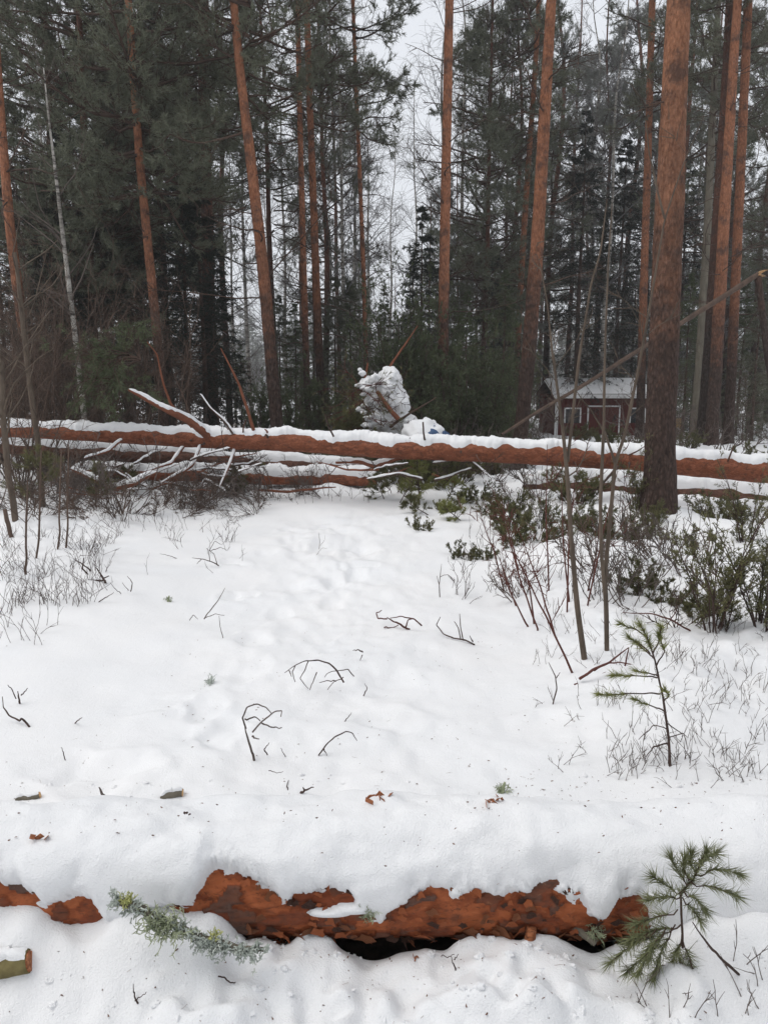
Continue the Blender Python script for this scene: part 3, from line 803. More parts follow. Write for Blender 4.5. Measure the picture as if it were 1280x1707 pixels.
# the wood goes on behind the camera: unseen pines added to dim the near snow
for x, y, cr in ((-3.6, -3.2, 'dense'), (1.6, -4.6, 'dense'), (-1.2, -7.0, 'dense'), (5.6, -4.0, 'mid')):
    o = copy_tree('pine_tree', [FARTRUNK[int(rb.integers(4))]], (x, y, float(hgt(x, y)) - 0.03), 'unseen pine added to shade the near end of the clearing', 'pine tree', 'unseen pines shading the near end of the clearing', rz(), 1.0)
    for nme, me in zip(('limbs', 'crown'), CROWN[cr]):
        c = part(nme, me, o, 'stuff'); c.location = (0, 0, 6.0); c.rotation_euler = (0, 0, rz())

# pale brush at the far edge of the wood
k = 0
for Y, step in ((32, 70), (44, 60), (58, 50)):
    for px in range(-120, 1420, step):
        q = px + float(rb.uniform(-25, 25))
        copy_tree('bare_shrub', [FARBRUSH[k % 2]], spot(q, Y + float(rb.uniform(-4, 4))), 'pale bare brush at the far edge of the wood', 'shrub', 'far brush between the background trees', rz(), 0.7 + 0.5 * float(rb.random()))
        k += 1
# far tree line
def far_wood():
    mb = MB(); r = rnd(404)
    n = 900
    ang = r.uniform(-0.75, 0.75, n); d = r.uniform(75, 140, n)
    x, y = np.tan(ang) * d, d
    z = hgt(x, y); H = r.uniform(5, 11, n)
    prisms(mb, np.stack([x, y, z - 0.2], 1), np.stack([x, y, z + H], 1), 0.10, 0.02)
    P = np.repeat(np.stack([x, y, z], 1), 26, 0); t = r.random(len(P))
    P[:, 2] += np.repeat(H, 26) * (0.12 + 0.88 * t)
    D = r.normal(size=P.shape); D[:, 2] = -0.15
    needles(mb, P, D, 1.6, 0.16, 3, 0.5, r, 0.3)
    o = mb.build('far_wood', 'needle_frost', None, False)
    tag(o, 'grey far-off wood closing the view between the stems', 'wood', None, 'stuff')
far_wood()

# ------------------------------------------------------------------ red shed between the trunks
def shed():
    Y = 26.0
    p0, p1 = at(921, 722, Y), at(1083, 722, Y)
    base = np.array([(p0[0] + p1[0]) / 2, Y, p0[2]]); w = (p1[0] - p0[0]) / 2
    o = thing('shed', base, 'small red wooden shed with white corner boards and snowy roof between the pines', 'shed')
    hw = w * 0.97; hE = at(1000, 658, Y)[2] - base[2]; hR = at(1000, 634, Y + 1.6)[2] - base[2]
    mb = MB(); box(mb, -hw, hw, 0.0, 2.6, -0.4, hE); mb.build('wall', 'red_paint', o, False)
    nb_ = 26
    bm = None
    for k in range(nb_):                                     # vertical boards of the front
        x = -hw + (k + 0.5) * 2 * hw / nb_
        if k == 0:
            b_ = MB(); box(b_, -hw / nb_ * 0.90, hw / nb_ * 0.90, -0.022, -0.002, -0.3, hE - 0.01); bm = b_.mesh('board', 'red_paint', False)
        part('board', bm, o).location = (x, 0, 0)
    for x in (-hw + 0.05, hw - 0.05):
        mb = MB(); box(mb, x - 0.055, x + 0.055, -0.055, -0.024, -0.35, hE); mb.build('corner_board', 'white_paint', o, False)
    def frame(x0, x1, z0, z1, nm, fill):
        f = MB()
        box(f, x0, x1, -0.060, -0.026, z0, z1)
        d = f.build(nm, fill, o, False)
        for a, b_, c, e in ((x0 - 0.045, x0, z0, z1 + 0.045), (x1, x1 + 0.045, z0, z1 + 0.045), (x0, x1, z1, z1 + 0.045)):
            g = MB(); box(g, a, b_, -0.072, -0.025, c, e); g.build('frame', 'white_paint', d, False)
        return d
    zd = at(985, 668, Y)[2] - base[2] - 0.02
    x0, x1 = at(980, 700, Y)[0] - base[0], at(1030, 700, Y)[0] - base[0]
    d = frame(x0, x1, -0.3, zd - 0.18, 'door', 'red_paint')
    g = MB(); box(g, x1 - 0.16, x1 - 0.11, -0.10, -0.061, 0.45, 0.62); g.build('handle', 'dark_glass', d, False)
    d = frame(x1 + 0.40, x1 + 0.85, 0.35, zd - 0.25, 'window', 'dark_glass')
    d = frame(-hw + 0.35, x0 - 0.30, 0.35, zd - 0.25, 'window', 'dark_glass')
    ov = 0.10
    def slope(mb, y0, z0, y1, z1, th, xo, dz=0.0):
        v = [(-hw - xo, y0, z0 + dz), (hw + xo, y0, z0 + dz), (hw + xo, y1, z1 + dz), (-hw - xo, y1, z1 + dz)]
        v += [(a, b_, c + th) for a, b_, c in v]
        mb.add(v, [(3, 2, 1, 0), (4, 5, 6, 7), (0, 1, 5, 4), (1, 2, 6, 5), (2, 3, 7, 6), (3, 0, 4, 7)])
    mb = MB()
    slope(mb, -0.22, hE - 0.02, 1.35, hR - 0.08, 0.05, ov); slope(mb, 1.352, hR - 0.08, 2.85, hE - 0.02, 0.05, ov)
    rf_ = mb.build('roof', 'limb', o, False)
    mb = MB()
    nx, ny = 60, 26
    X, V = np.meshgrid(np.linspace(-hw - ov - 0.02, hw + ov + 0.02, nx), np.linspace(0, 1, ny))
    yy = -0.25 + 3.13 * V
    zz = np.where(V < 0.51, hE + (hR - hE) * (V / 0.51), hR - (hR - hE) * ((V - 0.51) / 0.49)) + 0.015
    e = np.minimum(np.minimum(V, 1 - V) * 12, 1) * np.minimum(np.minimum(X + hw + ov + 0.02, hw + ov + 0.02 - X) * 8, 1)
    zz = zz + (0.10 + 0.03 * vnoise(X * 2, yy * 2)) * np.sqrt(np.clip(e, 0, 1)) - 0.02
    i = np.arange(ny - 1)[:, None] * nx; j = np.arange(nx - 1)[None]
    mb.add(np.stack([X, yy, zz], -1), np.stack([i + j, i + j + 1, i + nx + j + 1, i + nx + j], -1).reshape(-1, 4))
    mb.build('snow_cover', 'snow', rf_)
    mb = MB(); box(mb, -hw - ov, hw + ov, -0.245, -0.222, hE - 0.11, hE + 0.02); mb.build('fascia_board', 'white_paint', rf_, False)
shed()
q = at(1128, 706, 24.0)
o = thing('notice_board', q, 'small pale wooden board on a post right of the thick scaly pine', 'board')
mb = MB(); box(mb, -0.16, 0.16, -0.02, 0.02, -0.13, 0.16); mb.build('plank', 'plank', o, False)
mb = MB(); box(mb, -0.03, 0.03, 0.021, 0.06, -1.2, 0.1); mb.build('post', 'limb', o, False)

# ------------------------------------------------------------------ fallen trunks with their caps of snow
def snow_cap(P, R, T, A, seed, nc=17, fx=2.2, k0=0.36):
    """snow lying along the upper side of a stem, ragged edges"""
    P = np.asarray(P); n = len(P); R = np.asarray(R) * np.ones(n)
    Tn = nrm(np.gradient(P, axis=0)); z = np.array([0, 0, 1.0])
    U = nrm(z - (Tn @ z)[:, None] * Tn); V = np.cross(Tn, U)
    s = np.r_[0, np.cumsum(np.linalg.norm(np.diff(P, axis=0), axis=1))]
    q = np.linspace(-1, 1, nc)
    aL = A * (1 + k0 * fbm(s * fx * 1.8, s * 0 + seed, None, 5, 0.68)); aR = A * (1 + k0 * fbm(s * fx, s * 0 + seed + 31, None, 4, 0.6))
    th = np.where(q[None] < 0, q[None] * aL[:, None], q[None] * aR[:, None])
    body = np.sqrt(np.clip(1 - np.abs(q) ** 3.2, 0, 1))
    tv = T * (0.85 + 0.30 * fbm(s * fx * 0.8, s * 0 + seed + 3, None, 3))
    ends = np.clip(np.minimum(s, s[-1] - s) / (T * 1.6 + 1e-6), 0, 1) ** 0.5
    t = tv[:, None] * body[None] * ends[:, None]
    t = t * (1 + 0.16 * fbm(s[:, None] * fx * 5, th * 2.5 + seed, None, 2)) - 0.035 * R[:, None] * (1 - body[None])
    rad = np.cos(th)[..., None] * U[:, None] + np.sin(th)[..., None] * V[:, None]
    X = P[:, None] + rad * (R[:, None, None] * 0.99) + (0.72 * U[:, None] + 0.28 * rad) * t[..., None]
    i = np.arange(n - 1)[:, None] * nc; j = np.arange(nc - 1)[None]
    return X, np.stack([i + j, i + nc + j, i + nc + j + 1, i + j + 1], -1).reshape(-1, 4)

def stem(pts, rads, n, wob=0.0, seed=0):
    P = resample(np.array(pts), n)
    t = np.linspace(0, 1, n)
    if wob:
        P[:, 2] += wob * vnoise(t * 7, t * 0 + seed); P[:, 1] += wob * vnoise(t * 7, t * 0 + seed + 5)
    return P, np.interp(t, np.linspace(0, 1, len(rads)), rads)

def fallen(name, label, cat, pts, rads, mat, T, A, n=260, sides=20, seed=0, wob=0.02, group=None, rough=0.06, fx=2.2):
    P, R = stem(pts, rads, n, wob, seed)
    b = P[n // 2].copy(); b[2] = float(hgt(b[0], b[1]))
    o = thing(name, b, label, cat, group)
    mb = MB(); tube(mb, P - b, R, sides, rough, 8, seed); mb.build('bark', mat, o)
    if T:
        mb = MB(); mb.add(*snow_cap(P - b, R, T, A, seed, fx=fx)); mb.build('snow_cap', 'snow', o)
    return o, b, P, R
G_F = 'fallen pine trunks across the clearing'
pm = [at(-60, 716, 11.2), at(20, 719, 10.9), at(200, 727, 10.7), at(420, 736, 10.35), at(640, 745, 10.05), at(850, 753, 9.8), at(1060, 765, 9.5), at(1200, 779, 9.3), at(1330, 791, 9.15)]
main, mb0, MP, MR = fallen('fallen_pine', 'long orange fallen pine trunk under thick snow, topmost across the clearing', 'fallen trunk', pm, [0.085, 0.10, 0.115, 0.125, 0.13, 0.135, 0.14, 0.145], 'bark_log', 0.080, 0.92, 1100, 34, 1, 0.016, G_F, 0.045, 4.6)
p2 = [at(-60, 740, 12.2), at(20, 745, 12.1), at(200, 757, 11.9), at(400, 770, 11.6), at(600, 780, 11.4)]
fallen('fallen_pine', 'dark fallen trunk half hidden behind and below the topmost one', 'fallen trunk', p2, [0.12, 0.12, 0.11, 0.10, 0.08], 'bark_log_dark', 0.09, 1.0, 340, 20, 9, 0.02, G_F)
p4 = [at(872, 806, 10.6), at(1000, 813, 10.4), at(1150, 822, 10.2), at(1330, 836, 10.0)]
fallen('fallen_pine', 'dark fallen trunk under a very thick ridge of snow, low on the right', 'fallen trunk', p4, [0.08, 0.11, 0.12, 0.125], 'bark_log_dark', 0.19, 1.15, 260, 20, 19, 0.02, G_F)
p3 = [at(120, 786, 11.6), at(260, 790, 11.5), at(440, 797, 11.35), at(560, 799, 11.25), at(628, 799, 11.2)]
fallen('fallen_log', 'short orange log end under snow, lowest beneath the long trunk', 'log', p3, [0.07, 0.09, 0.10, 0.105, 0.105], 'bark_log', 0.10, 0.95, 400, 24, 15, 0.012, G_F, 0.04, 4.0)
# limbs still attached to the topmost trunk
def limb_on(root, b, pts, rads, n=60, T=0.0, mat='limb_red', seed=0, nm='branch'):
    P, R = stem(pts, rads, n, 0.006, seed)
    mb = MB(); tube(mb, P - b, R, 9, 0.08, 14, seed); l = mb.build(nm, mat, root)
    if T:
        mb = MB(); mb.add(*snow_cap(P - b, R, T, 1.0, seed, 11, 6.0)); mb.build('snow_cap', 'snow', l)
    return l
limb_on(main, mb0, [at(348, 727, 10.4), at(318, 703, 10.2), at(285, 686, 10.0), at(250, 668, 9.9), at(214, 649, 9.8)], [0.062, 0.05, 0.042, 0.032, 0.014], 70, 0.035, seed=3)
limb_on(main, mb0, [at(320, 712, 10.2), at(300, 690, 10.1), at(284, 672, 10.0), at(272, 640, 10.0), at(262, 590, 9.95), at(245, 570, 9.9)], [0.02, 0.018, 0.016, 0.013, 0.010, 0.006], 50, 0, seed=4)
limb_on(main, mb0, [at(556, 728, 10.0), at(548, 712, 9.9), at(541, 690, 9.85)], [0.014, 0.010, 0.006], 24, 0, 'twig', seed=5)
limb_on(main, mb0, [at(708, 734, 9.85), at(706, 722, 9.82), at(705, 704, 9.8)], [0.012, 0.011, 0.010], 20, 0, 'twig', seed=6)
limb_on(main, mb0, [at(424, 722, 10.3), at(415, 690, 10.2), at(398, 640, 10.2), at(368, 580, 10.2)], [0.024, 0.020, 0.015, 0.007], 40, 0, seed=7)
limb_on(main, mb0, [at(388, 722, 10.3), at(372, 700, 10.25), at(350, 680, 10.2), at(333, 656, 10.2)], [0.018, 0.014, 0.010, 0.006], 40, 0.02, 'limb', seed=8)
limb_on(main, mb0, [at(335, 735, 10.4), at(320, 700, 10.4), at(305, 660, 10.5), at(290, 622, 10.5)], [0.016, 0.012, 0.010, 0.005], 40, 0, 'limb', seed=9)
limb_on(main, mb0, [at(1030, 778, 9.4), at(1010, 800, 9.2), at(985, 822, 9.1)], [0.02, 0.016, 0.010], 30, 0, 'twig', seed=10)
for k, (a, b_, c) in enumerate((((202, 733), (180, 752), (140, 764)), ((305, 745), (286, 772), (240, 786)), ((392, 748), (380, 780), (366, 812)), ((334, 742), (322, 776), (268, 806)))):
    limb_on(main, mb0, [at(*a, 10.4), at(*b_, 10.1), at(*c, 9.9)], [0.024, 0.018, 0.006], 40, 0.022, 'limb_red', 20 + k)
rr = rnd(99)
for k in range(26):                                            # broken stubs and knots along the long trunk
    i = int(rr.integers(40, 1060)); an = rr.uniform(-2.2, 0.2)     # towards the camera and up
    T0 = nrm(MP[i + 1] - MP[i - 1]); U0 = nrm(np.array([0, 0, 1.0]) - T0[2] * T0); V0 = np.cross(T0, U0)
    sg = 1 if V0[1] < 0 else -1
    d = nrm(U0 * math.cos(an) + sg * V0 * abs(math.sin(an)) + T0 * rr.normal() * 0.35)
    l = rr.uniform(0.02, 0.10) if k % 3 else rr.uniform(0.10, 0.30)
    a = MP[i] - mb0 + d * MR[i] * 0.8; mid_ = a + d * (MR[i] * 0.25 + l * 0.6) + rr.normal(size=3) * 0.01; e = mid_ + d * l * 0.5 + rr.normal(size=3) * 0.02
    P, R = stem([a, mid_, e], [0.022, 0.014, 0.006] if k % 3 else [0.014, 0.009, 0.004], 12)
    mb = MB(); tube(mb, P, R, 7, 0.15, 30, k); mb.build('branch_stub', ('bark_log_dark', 'limb', 'limb_red')[k % 3], main)
fallen('broken_branch', 'snow-topped forked branch lying left under the long fallen trunk', 'branch', [at(120, 782, 9.9), at(150, 795, 9.8), at(190, 815, 9.75), at(225, 806, 9.75), at(262, 786, 9.8)], [0.022, 0.032, 0.036, 0.030, 0.018], 'limb_red', 0.04, 1.0, 80, 10, 33, 0.01, fx=6)
fallen('broken_branch', 'curved snow-topped branch below the trunk left of the blue tarpaulin', 'branch', [at(560, 770, 10.4), at(600, 770, 10.3), at(628, 776, 10.3), at(660, 766, 10.3), at(700, 758, 10.4)], [0.02, 0.03, 0.034, 0.03, 0.02], 'limb_red', 0.035, 1.0, 80, 10, 34, 0.01, fx=6)
fallen('broken_branch', 'thin bare branch lying on the snow below the short orange log', 'branch', [at(430, 818, 10.6), at(470, 820, 10.5), at(520, 815, 10.4), at(560, 812, 10.4)], [0.016, 0.018, 0.016, 0.008], 'limb_red', 0.0, 1.0, 50, 8, 35, 0.01)

rr = rnd(97); _nb = 0
for k in range(26):
    px, py = (rr.uniform(90, 440), rr.uniform(760, 828)) if k < 18 else (rr.uniform(620, 760), rr.uniform(770, 815))
    Y = rr.uniform(9.7, 10.7); a = at(px, py, Y); a[2] = max(a[2], float(hgt(a[0], a[1])) + 0.03)
    l = rr.uniform(0.35, 0.95); th = rr.uniform(0, 6.28); up_ = rr.uniform(-0.25, 0.45)
    d = np.array([math.cos(th), 0.6 * math.sin(th), up_]); s_ = np.array([-math.sin(th), math.cos(th), 0.3]) * rr.normal() * 0.12
    q = [a, a + d * l * 0.5 + s_, a + d * l + s_ * 0.4 + np.array([0, 0, rr.normal() * 0.08])]
    for p in q: p[2] = max(p[2], float(hgt(p[0], p[1])) + 0.01)
    w = rr.uniform(0.008, 0.020)
    o, b0, P, R = fallen('broken_branch', 'broken-off branch in the debris under the long fallen trunk, ' + ('left part' if k < 18 else 'beside the tarpaulin'), 'branch', q, [w, w * 0.8, w * 0.3], ('limb_red', 'limb', 'shrub_bark')[k % 3], (0.018 if k % 3 else 0.0), 0.95, 40, 8, 50 + k, 0.006, 'broken branches in the debris', 0.08, 8)
    for j in range(3):
        i = int(rr.integers(12, 36)); lb = MB()
        P1, D1 = grow(lb, P[i:i + 1] - b0, nrm(d + rr.normal(size=3) * 0.7)[None], rr.uniform(0.15, 0.4), w * 0.45, 5, 0.16, 0.0, rr, 0.4)
        s2, d2, t2, _ = spawn(P1, D1, 4, 0.2, 0.7, rr); grow(lb, s2, d2, 0.12, 0.004, 3, 0.2, 0, rr)
        lb.build('side_branch', 'twig', o)

# broken stem propped at a slant on the right
P, R = stem([at(836, 724, 12.6), at(1000, 625, 13.2), at(1130, 540, 13.7), at(1262, 457, 14.2)], [0.024, 0.034, 0.042, 0.050], 90, 0.015, 3)
b = P[0].copy(); b[2] = float(hgt(b[0], b[1]))
lean = thing('broken_tree', b, 'snapped thin tree leaning at a slant to the right, splintered end up', 'broken tree')
mb = MB(); tube(mb, P - b, R, 12, 0.07, 9, 4); mb.build('trunk', 'shrub_bark', lean)
mb = MB(); tp = P[-1] - b; rr = rnd(8)
for k in range(9):
    d = np.array([0.10 + 0.06 * rr.random(), 0.02 * rr.normal(), 0.05 + 0.05 * rr.normal()])
    a = tp + rr.normal(size=3) * 0.025
    prisms(mb, [a], [a + d], 0.016, 0.002)
tag(mb.build('splinters', 'cut_wood', lean), kind='stuff')
P, R = stem([at(1263, 459, 14.2), at(1268, 500, 14.2), at(1280, 600, 14.4), at(1296, 690, 14.6), at(1304, 760, 14.8)], [0.06, 0.058, 0.06, 0.065, 0.07], 60, 0.01, 7)
mb = MB(); tube(mb, P - b, R, 12, 0.07, 9, 5); mb.build('stump', 'bark_pine_far', lean)

# ------------------------------------------------------------------ snowy heap of crown debris and the blue tarpaulin
def blob_mesh(mb, c, rad, seed, nu=40, nv=26, amp=0.25, fq=2.5):
    u = np.linspace(0, 2 * math.pi, nu, endpoint=False); v = np.linspace(0.02, math.pi - 0.02, nv)
    U, Vv = np.meshgrid(u, v)
    d = np.stack([np.cos(U) * np.sin(Vv), np.sin(U) * np.sin(Vv), np.cos(Vv)], -1)
    r = 1 + amp * fbm(d[..., 0] * fq + seed, d[..., 1] * fq, d[..., 2] * fq, 4, 0.55)
    X = np.asarray(c) + d * r[..., None] * np.asarray(rad)
    i = np.arange(nv - 1)[:, None] * nu; j = np.arange(nu)[None]; k = (j + 1) % nu
    mb.add(X, np.stack([i + j, i + nu + j, i + nu + k, i + k], -1).reshape(-1, 4))

HY = 12.2
hb = at(636, 700, HY); hb[2] = float(hgt(hb[0], HY))
heap = thing('snowy_brush_heap', hb, 'tall heap of torn-off crown branches buried in snow behind the trunk', 'brush heap')
def hp(px, py, dy=0.0): return at(px, py, HY + dy) - hb
mb = MB()
for k, (px, py, rx, rz_, dy) in enumerate(((648, 648, 0.24, 0.30, 0), (656, 674, 0.25, 0.28, -0.05), (632, 662, 0.22, 0.26, 0.12), (668, 700, 0.24, 0.16, -0.05), (640, 698, 0.24, 0.20, 0.0),
                                            (652, 630, 0.16, 0.17, 0), (645, 622, 0.09, 0.10, 0), (612, 640, 0.12, 0.12, 0.1), (650, 735, 0.36, 0.40, 0.15), (604, 622, 0.06, 0.045, 0), (600, 616, 0.035, 0.03, 0.0))):
    blob_mesh(mb, hp(px, py, dy), (rx, 0.32 if rx > 0.1 else rx, rz_), 3.1 * k, 70, 44, 0.17, 1.5)
mb.build('snow', 'snow', heap)
rr = rnd(61)
mb = MB()
for k in range(34):                                           # small cushions of snow caught in the left side
    px, py = rr.uniform(598, 640), rr.uniform(640, 716)
    if px < 568 + (716 - py) * 0.02: continue
    s_ = rr.uniform(0.010, 0.034) * (1 if px < 600 else 1.3)
    blob_mesh(mb, hp(px, py, rr.uniform(-0.35, -0.1)), (s_ * rr.uniform(1, 2.2), s_ * 1.3, s_ * rr.uniform(0.5, 1.0)), 7.7 * k, 12, 8, 0.5, 2.6)
for k in range(10):                                            # cushions all over the main body
    px, py = rr.uniform(618, 682), rr.uniform(622, 712)
    if px > 655 + (py - 622) * 0.45: continue
    s_ = rr.uniform(0.03, 0.085)
    blob_mesh(mb, hp(px, py, rr.uniform(-0.34, -0.2)), (s_ * rr.uniform(0.8, 1.8), s_ * 1.2, s_ * rr.uniform(0.5, 1.0)), 5.1 * k, 16, 11, 0.45, 2.6)
tag(mb.build('snow_clumps', 'snow', heap), kind='stuff')
lb = MB(); n_ = 26
st = np.array([hp(rr.uniform(612, 684), rr.uniform(632, 716), -0.36) for _ in range(n_)]); dd = np.stack([rr.normal(size=n_), -0.5 - 0.3 * rr.random(n_), 0.7 * rr.normal(size=n_)], 1)
P1, D1 = grow(lb, st, dd, rr.uniform(0.12, 0.4, n_), 0.0065, 5, 0.25, -0.03, rr, 0.4)
s2, d2, t2, _ = spawn(P1, D1, 4, 0.2, 0.8, rr); grow(lb, s2, d2, rr.uniform(0.06, 0.16, len(t2)), 0.0042, 3, 0.25, 0, rr)
tag(lb.build('twigs', 'twig', heap), kind='stuff')
lb, nb = MB(), MB()
st = np.array([hp(rr.uniform(600, 645), rr.uniform(640, 715), rr.uniform(-0.1, 0.3)) for _ in range(34)])
st[20:, 1] -= 0.42
dd = np.array([[rr.normal() * 0.9 - 0.5, -0.3 + 0.4 * rr.normal(), 0.1 + 0.5 * rr.normal()] for _ in range(34)])
P1, D1 = grow(lb, st, dd, np.where(np.arange(34) < 20, 0.6, 0.3) * rr.uniform(0.6, 1.2, 34), 0.009, 6, 0.15, -0.05, rr, 0.4)
s2, d2, t2, _ = spawn(P1, D1, 9, 0.2, 0.7, rr)
P2, D2 = grow(lb, s2, d2, rr.uniform(0.10, 0.32, len(t2)), 0.004, 3, 0.2, -0.03, rr)
needles(nb, P2[:, 3], D2[:, 2], 0.06, 0.007, 12, 0.7, rr, 0.05)
tag(lb.build('twigs', 'twig_red', heap), kind='stuff')
tag(nb.build('needles', 'needle_bush', heap, False), kind='stuff')
for pts, rads, m in (([hp(648, 614), hp(672, 578), hp(696, 542)], [0.020, 0.014, 0.006], 'limb_red'), ([hp(628, 652, -.4), hp(645, 676, -.42), hp(664, 698, -.44)], [0.030, 0.034, 0.038], 'limb_red'),
                     ([hp(650, 712, -.45), hp(690, 684, -.3), hp(728, 661, -.1)], [0.022, 0.016, 0.007], 'limb'), ([hp(606, 640), hp(611, 618), hp(613, 604)], [0.022, 0.02, 0.012], 'limb_red')):
    P, R = stem(pts, rads, 24, 0.01, len(pts)); mb = MB(); tube(mb, P, R, 8, 0.1, 12, 2); mb.build('stick', m, heap)

tb_ = at(715, 745, 11.6); tb_[2] = float(hgt(tb_[0], tb_[1]))
tarp = thing('tarpaulin', tb_, 'blue tarpaulin hump mostly under snow beside the brush heap', 'tarpaulin')
c = at(712, 738, 11.6) - tb_
mb = MB(); blob_mesh(mb, c, (0.33, 0.35, 0.30), 4.4, 40, 26, 0.10, 2.5); mb.build('sheet', 'tarpaulin', tarp)
mb = MB(); blob_mesh(mb, c + np.array([-0.06, 0.02, 0.10]), (0.32, 0.36, 0.27), 9.4, 44, 28, 0.12, 2.6); mb.build('snow_cover', 'snow', tarp)

# ------------------------------------------------------------------ hanging pine top on the left
ht_ = at(205, 600, 10.6)
hang = thing('torn_pine_top', ht_, 'torn-off pine top with drooping green needles hanging over the trunk on the left', 'pine top')
rr = rnd(66); lb, nb = MB(), MB()
P0 = np.array([at(235, 600, 10.6) - ht_] * 9 + [at(200, 640, 10.6) - ht_] * 5)
D = np.concatenate([np.stack([-0.9 + rr.normal(size=9) * 0.5, rr.normal(size=9) * 0.5, 0.5 + 0.45 * rr.normal(size=9)], 1), np.stack([-0.3 + rr.normal(size=5) * 0.6, rr.normal(size=5) * 0.5, 0.6 + 0.3 * rr.normal(size=5)], 1)])
P1, D1 = grow(lb, P0, D, rr.uniform(0.5, 0.9, 14), 0.013, 8, 0.15, -0.13, rr, 0.3)
s2, d2, t2, _ = spawn(P1, D1, 9, 0.25, 0.7, rr)
P2, D2 = grow(lb, s2, d2, rr.uniform(0.15, 0.4, len(t2)), 0.006, 4, 0.18, -0.16, rr)
s3, d3, t3, _ = spawn(P2, D2, 4, 0.25, 0.6, rr)
P3, D3 = grow(lb, s3, d3, rr.uniform(0.06, 0.16, len(t3)), 0.003, 2, 0.2, -0.1, rr)
needles(nb, P3[:, 2], D3[:, 1], 0.075, 0.008, 16, 0.7, rr, 0.08); needles(nb, P2[:, 4], D2[:, 3], 0.075, 0.008, 14, 0.7, rr, 0.1)
tag(lb.build('branches', 'limb', hang), kind='stuff'); tag(nb.build('needles', 'needle_juniper', hang, False), kind='stuff')

# ------------------------------------------------------------------ bare shrubs, brush, small pines and junipers
def sp2(px, py):
    p = gnd(px, py); return p
GS = 'bare shrubs on the left side of the clearing'
for k, (px, Y, sc) in enumerate(((-20, 9.0, 0.85), (22, 10.0, 1.0), (70, 11.5, 1.0), (120, 12.5, 0.95), (-60, 11.0, 1.1), (165, 13.5, 1.0), (215, 14.0, 0.9), (40, 13.5, 1.2), (95, 14.5, 1.2), (250, 15.5, 0.85), (310, 16.0, 0.7), (5, 15.0, 1.3), (150, 16.0, 1.1))):
    copy_tree('bare_shrub', [SHRUB[k % 3]], spot(px, Y), 'bare brown many-stemmed shrub in the thicket at the left edge', 'shrub', GS, rz(), sc)
for k, (px, Y, sc) in enumerate(((395, 21, 0.9), (420, 23, 1.0), (480, 22, 0.9), (540, 15.0, 0.55), (1090, 21, 0.8), (1240, 20, 0.8), (920, 17, 0.5), (1000, 20, 0.5), (880, 19, 0.7))):
    copy_tree('bare_shrub', [SHRUB[k % 3]], spot(px, Y), 'bare thin shrub standing between the pines behind the trunks', 'shrub', 'bare shrubs behind the fallen trunks', rz(), sc)

rr = rnd(95)
for k in range(26):
    px, Y = rr.uniform(-40, 300), rr.uniform(11.8, 17)
    copy_tree('bare_shrub', [SHRUB[k % 3]], spot(px, Y), 'bare brown many-stemmed shrub in the thicket at the left edge', 'shrub', GS, rz(), rr.uniform(0.6, 1.1))
for k in range(60):
    px, Y = (rr.uniform(-60, 470), rr.uniform(11.8, 16)) if k < 34 else (rr.uniform(690, 930), rr.uniform(11.5, 17)) if k < 48 else (rr.uniform(1090, 1330), rr.uniform(14, 24))
    copy_tree('brushwood', [BRUSH[k % 2]], spot(px, Y), 'low bare brush growing behind the fallen trunks', 'brushwood', 'low brush behind the fallen trunks', rz(), rr.uniform(0.7, 1.2))
for k, (px, Y, sc, lab) in enumerate(((700, 12.6, 1.3, 'dark low juniper right behind the blue tarpaulin'), (760, 13.0, 1.5, 'dark low juniper behind the trunk, right of the tarpaulin'), (815, 12.8, 1.4, 'low juniper at the foot of the slanting broken tree'), (870, 13.4, 1.3, 'low juniper below the orange leaning pine'),
        (560, 12.8, 1.5, 'low juniper left of the brush heap base'), (1010, 19.0, 1.6, 'low juniper before the shed door'), (970, 19.5, 1.3, 'low juniper before the left part of the shed'), (1260, 13.0, 1.4, 'low juniper behind the trunk at the right edge'), (1145, 17.0, 1.1, 'low juniper left of the tall orange pair'), (1050, 16.0, 1.2, 'low juniper before the right corner of the shed'), (420, 13.5, 1.3, 'low juniper left of the curving pine base, behind the trunk'), (330, 13.5, 1.2, 'low juniper behind the lifted branch'))):
    copy_tree('juniper_bush', JBUSH[(0, 2)[k % 2]], spot(px, Y), lab, 'juniper', 'low junipers behind the fallen trunks', rz(), sc)

def stem_tree(name, label, cat, Y, pts, w, mat, n=70, twigs=10, seed=0, group=None, tw=0.4):
    P, R = stem([at(px, py, Y) for px, py in pts], w, n, 0.008, seed)
    b = P[0].copy(); g = float(hgt(b[0], b[1])); b[2] = g
    if P[0][2] > g: P = np.vstack([[P[0][0], P[0][1], g - 0.05], P]); R = np.r_[R[0] * 1.1, R]
    o = thing(name, b, label, cat, group)
    mb = MB(); tube(mb, P - b, R, 9, 0.05, 12, seed); mb.build('trunk', mat, o)
    if twigs:
        r = rnd(seed + 700); lb = MB()
        i = r.integers(len(P) // 3, len(P) - 1, twigs)
        az = r.uniform(0, 6.28, twigs)
        D = np.stack([np.cos(az), np.sin(az), 1.0 + 0 * az], 1)
        for q in range(twigs):
            lb = MB(); j = i[q:q + 1]
            P1, D1 = grow(lb, P[j] - b, D[q:q + 1], r.uniform(0.5, 1.3) * tw, R[j] * 0.45, 5, 0.13, 0.03, r, 0.35)
            s2, d2, t2, _ = spawn(P1, D1, 4, 0.2, 0.6, r)
            grow(lb, s2, d2, r.uniform(0.3, 0.8, len(t2)) * tw * 0.6, 0.0028, 3, 0.18, 0, r)
            lb.build('side_branch', mat if mat != 'bark_birch' else 'twig_grey', o)
    return o
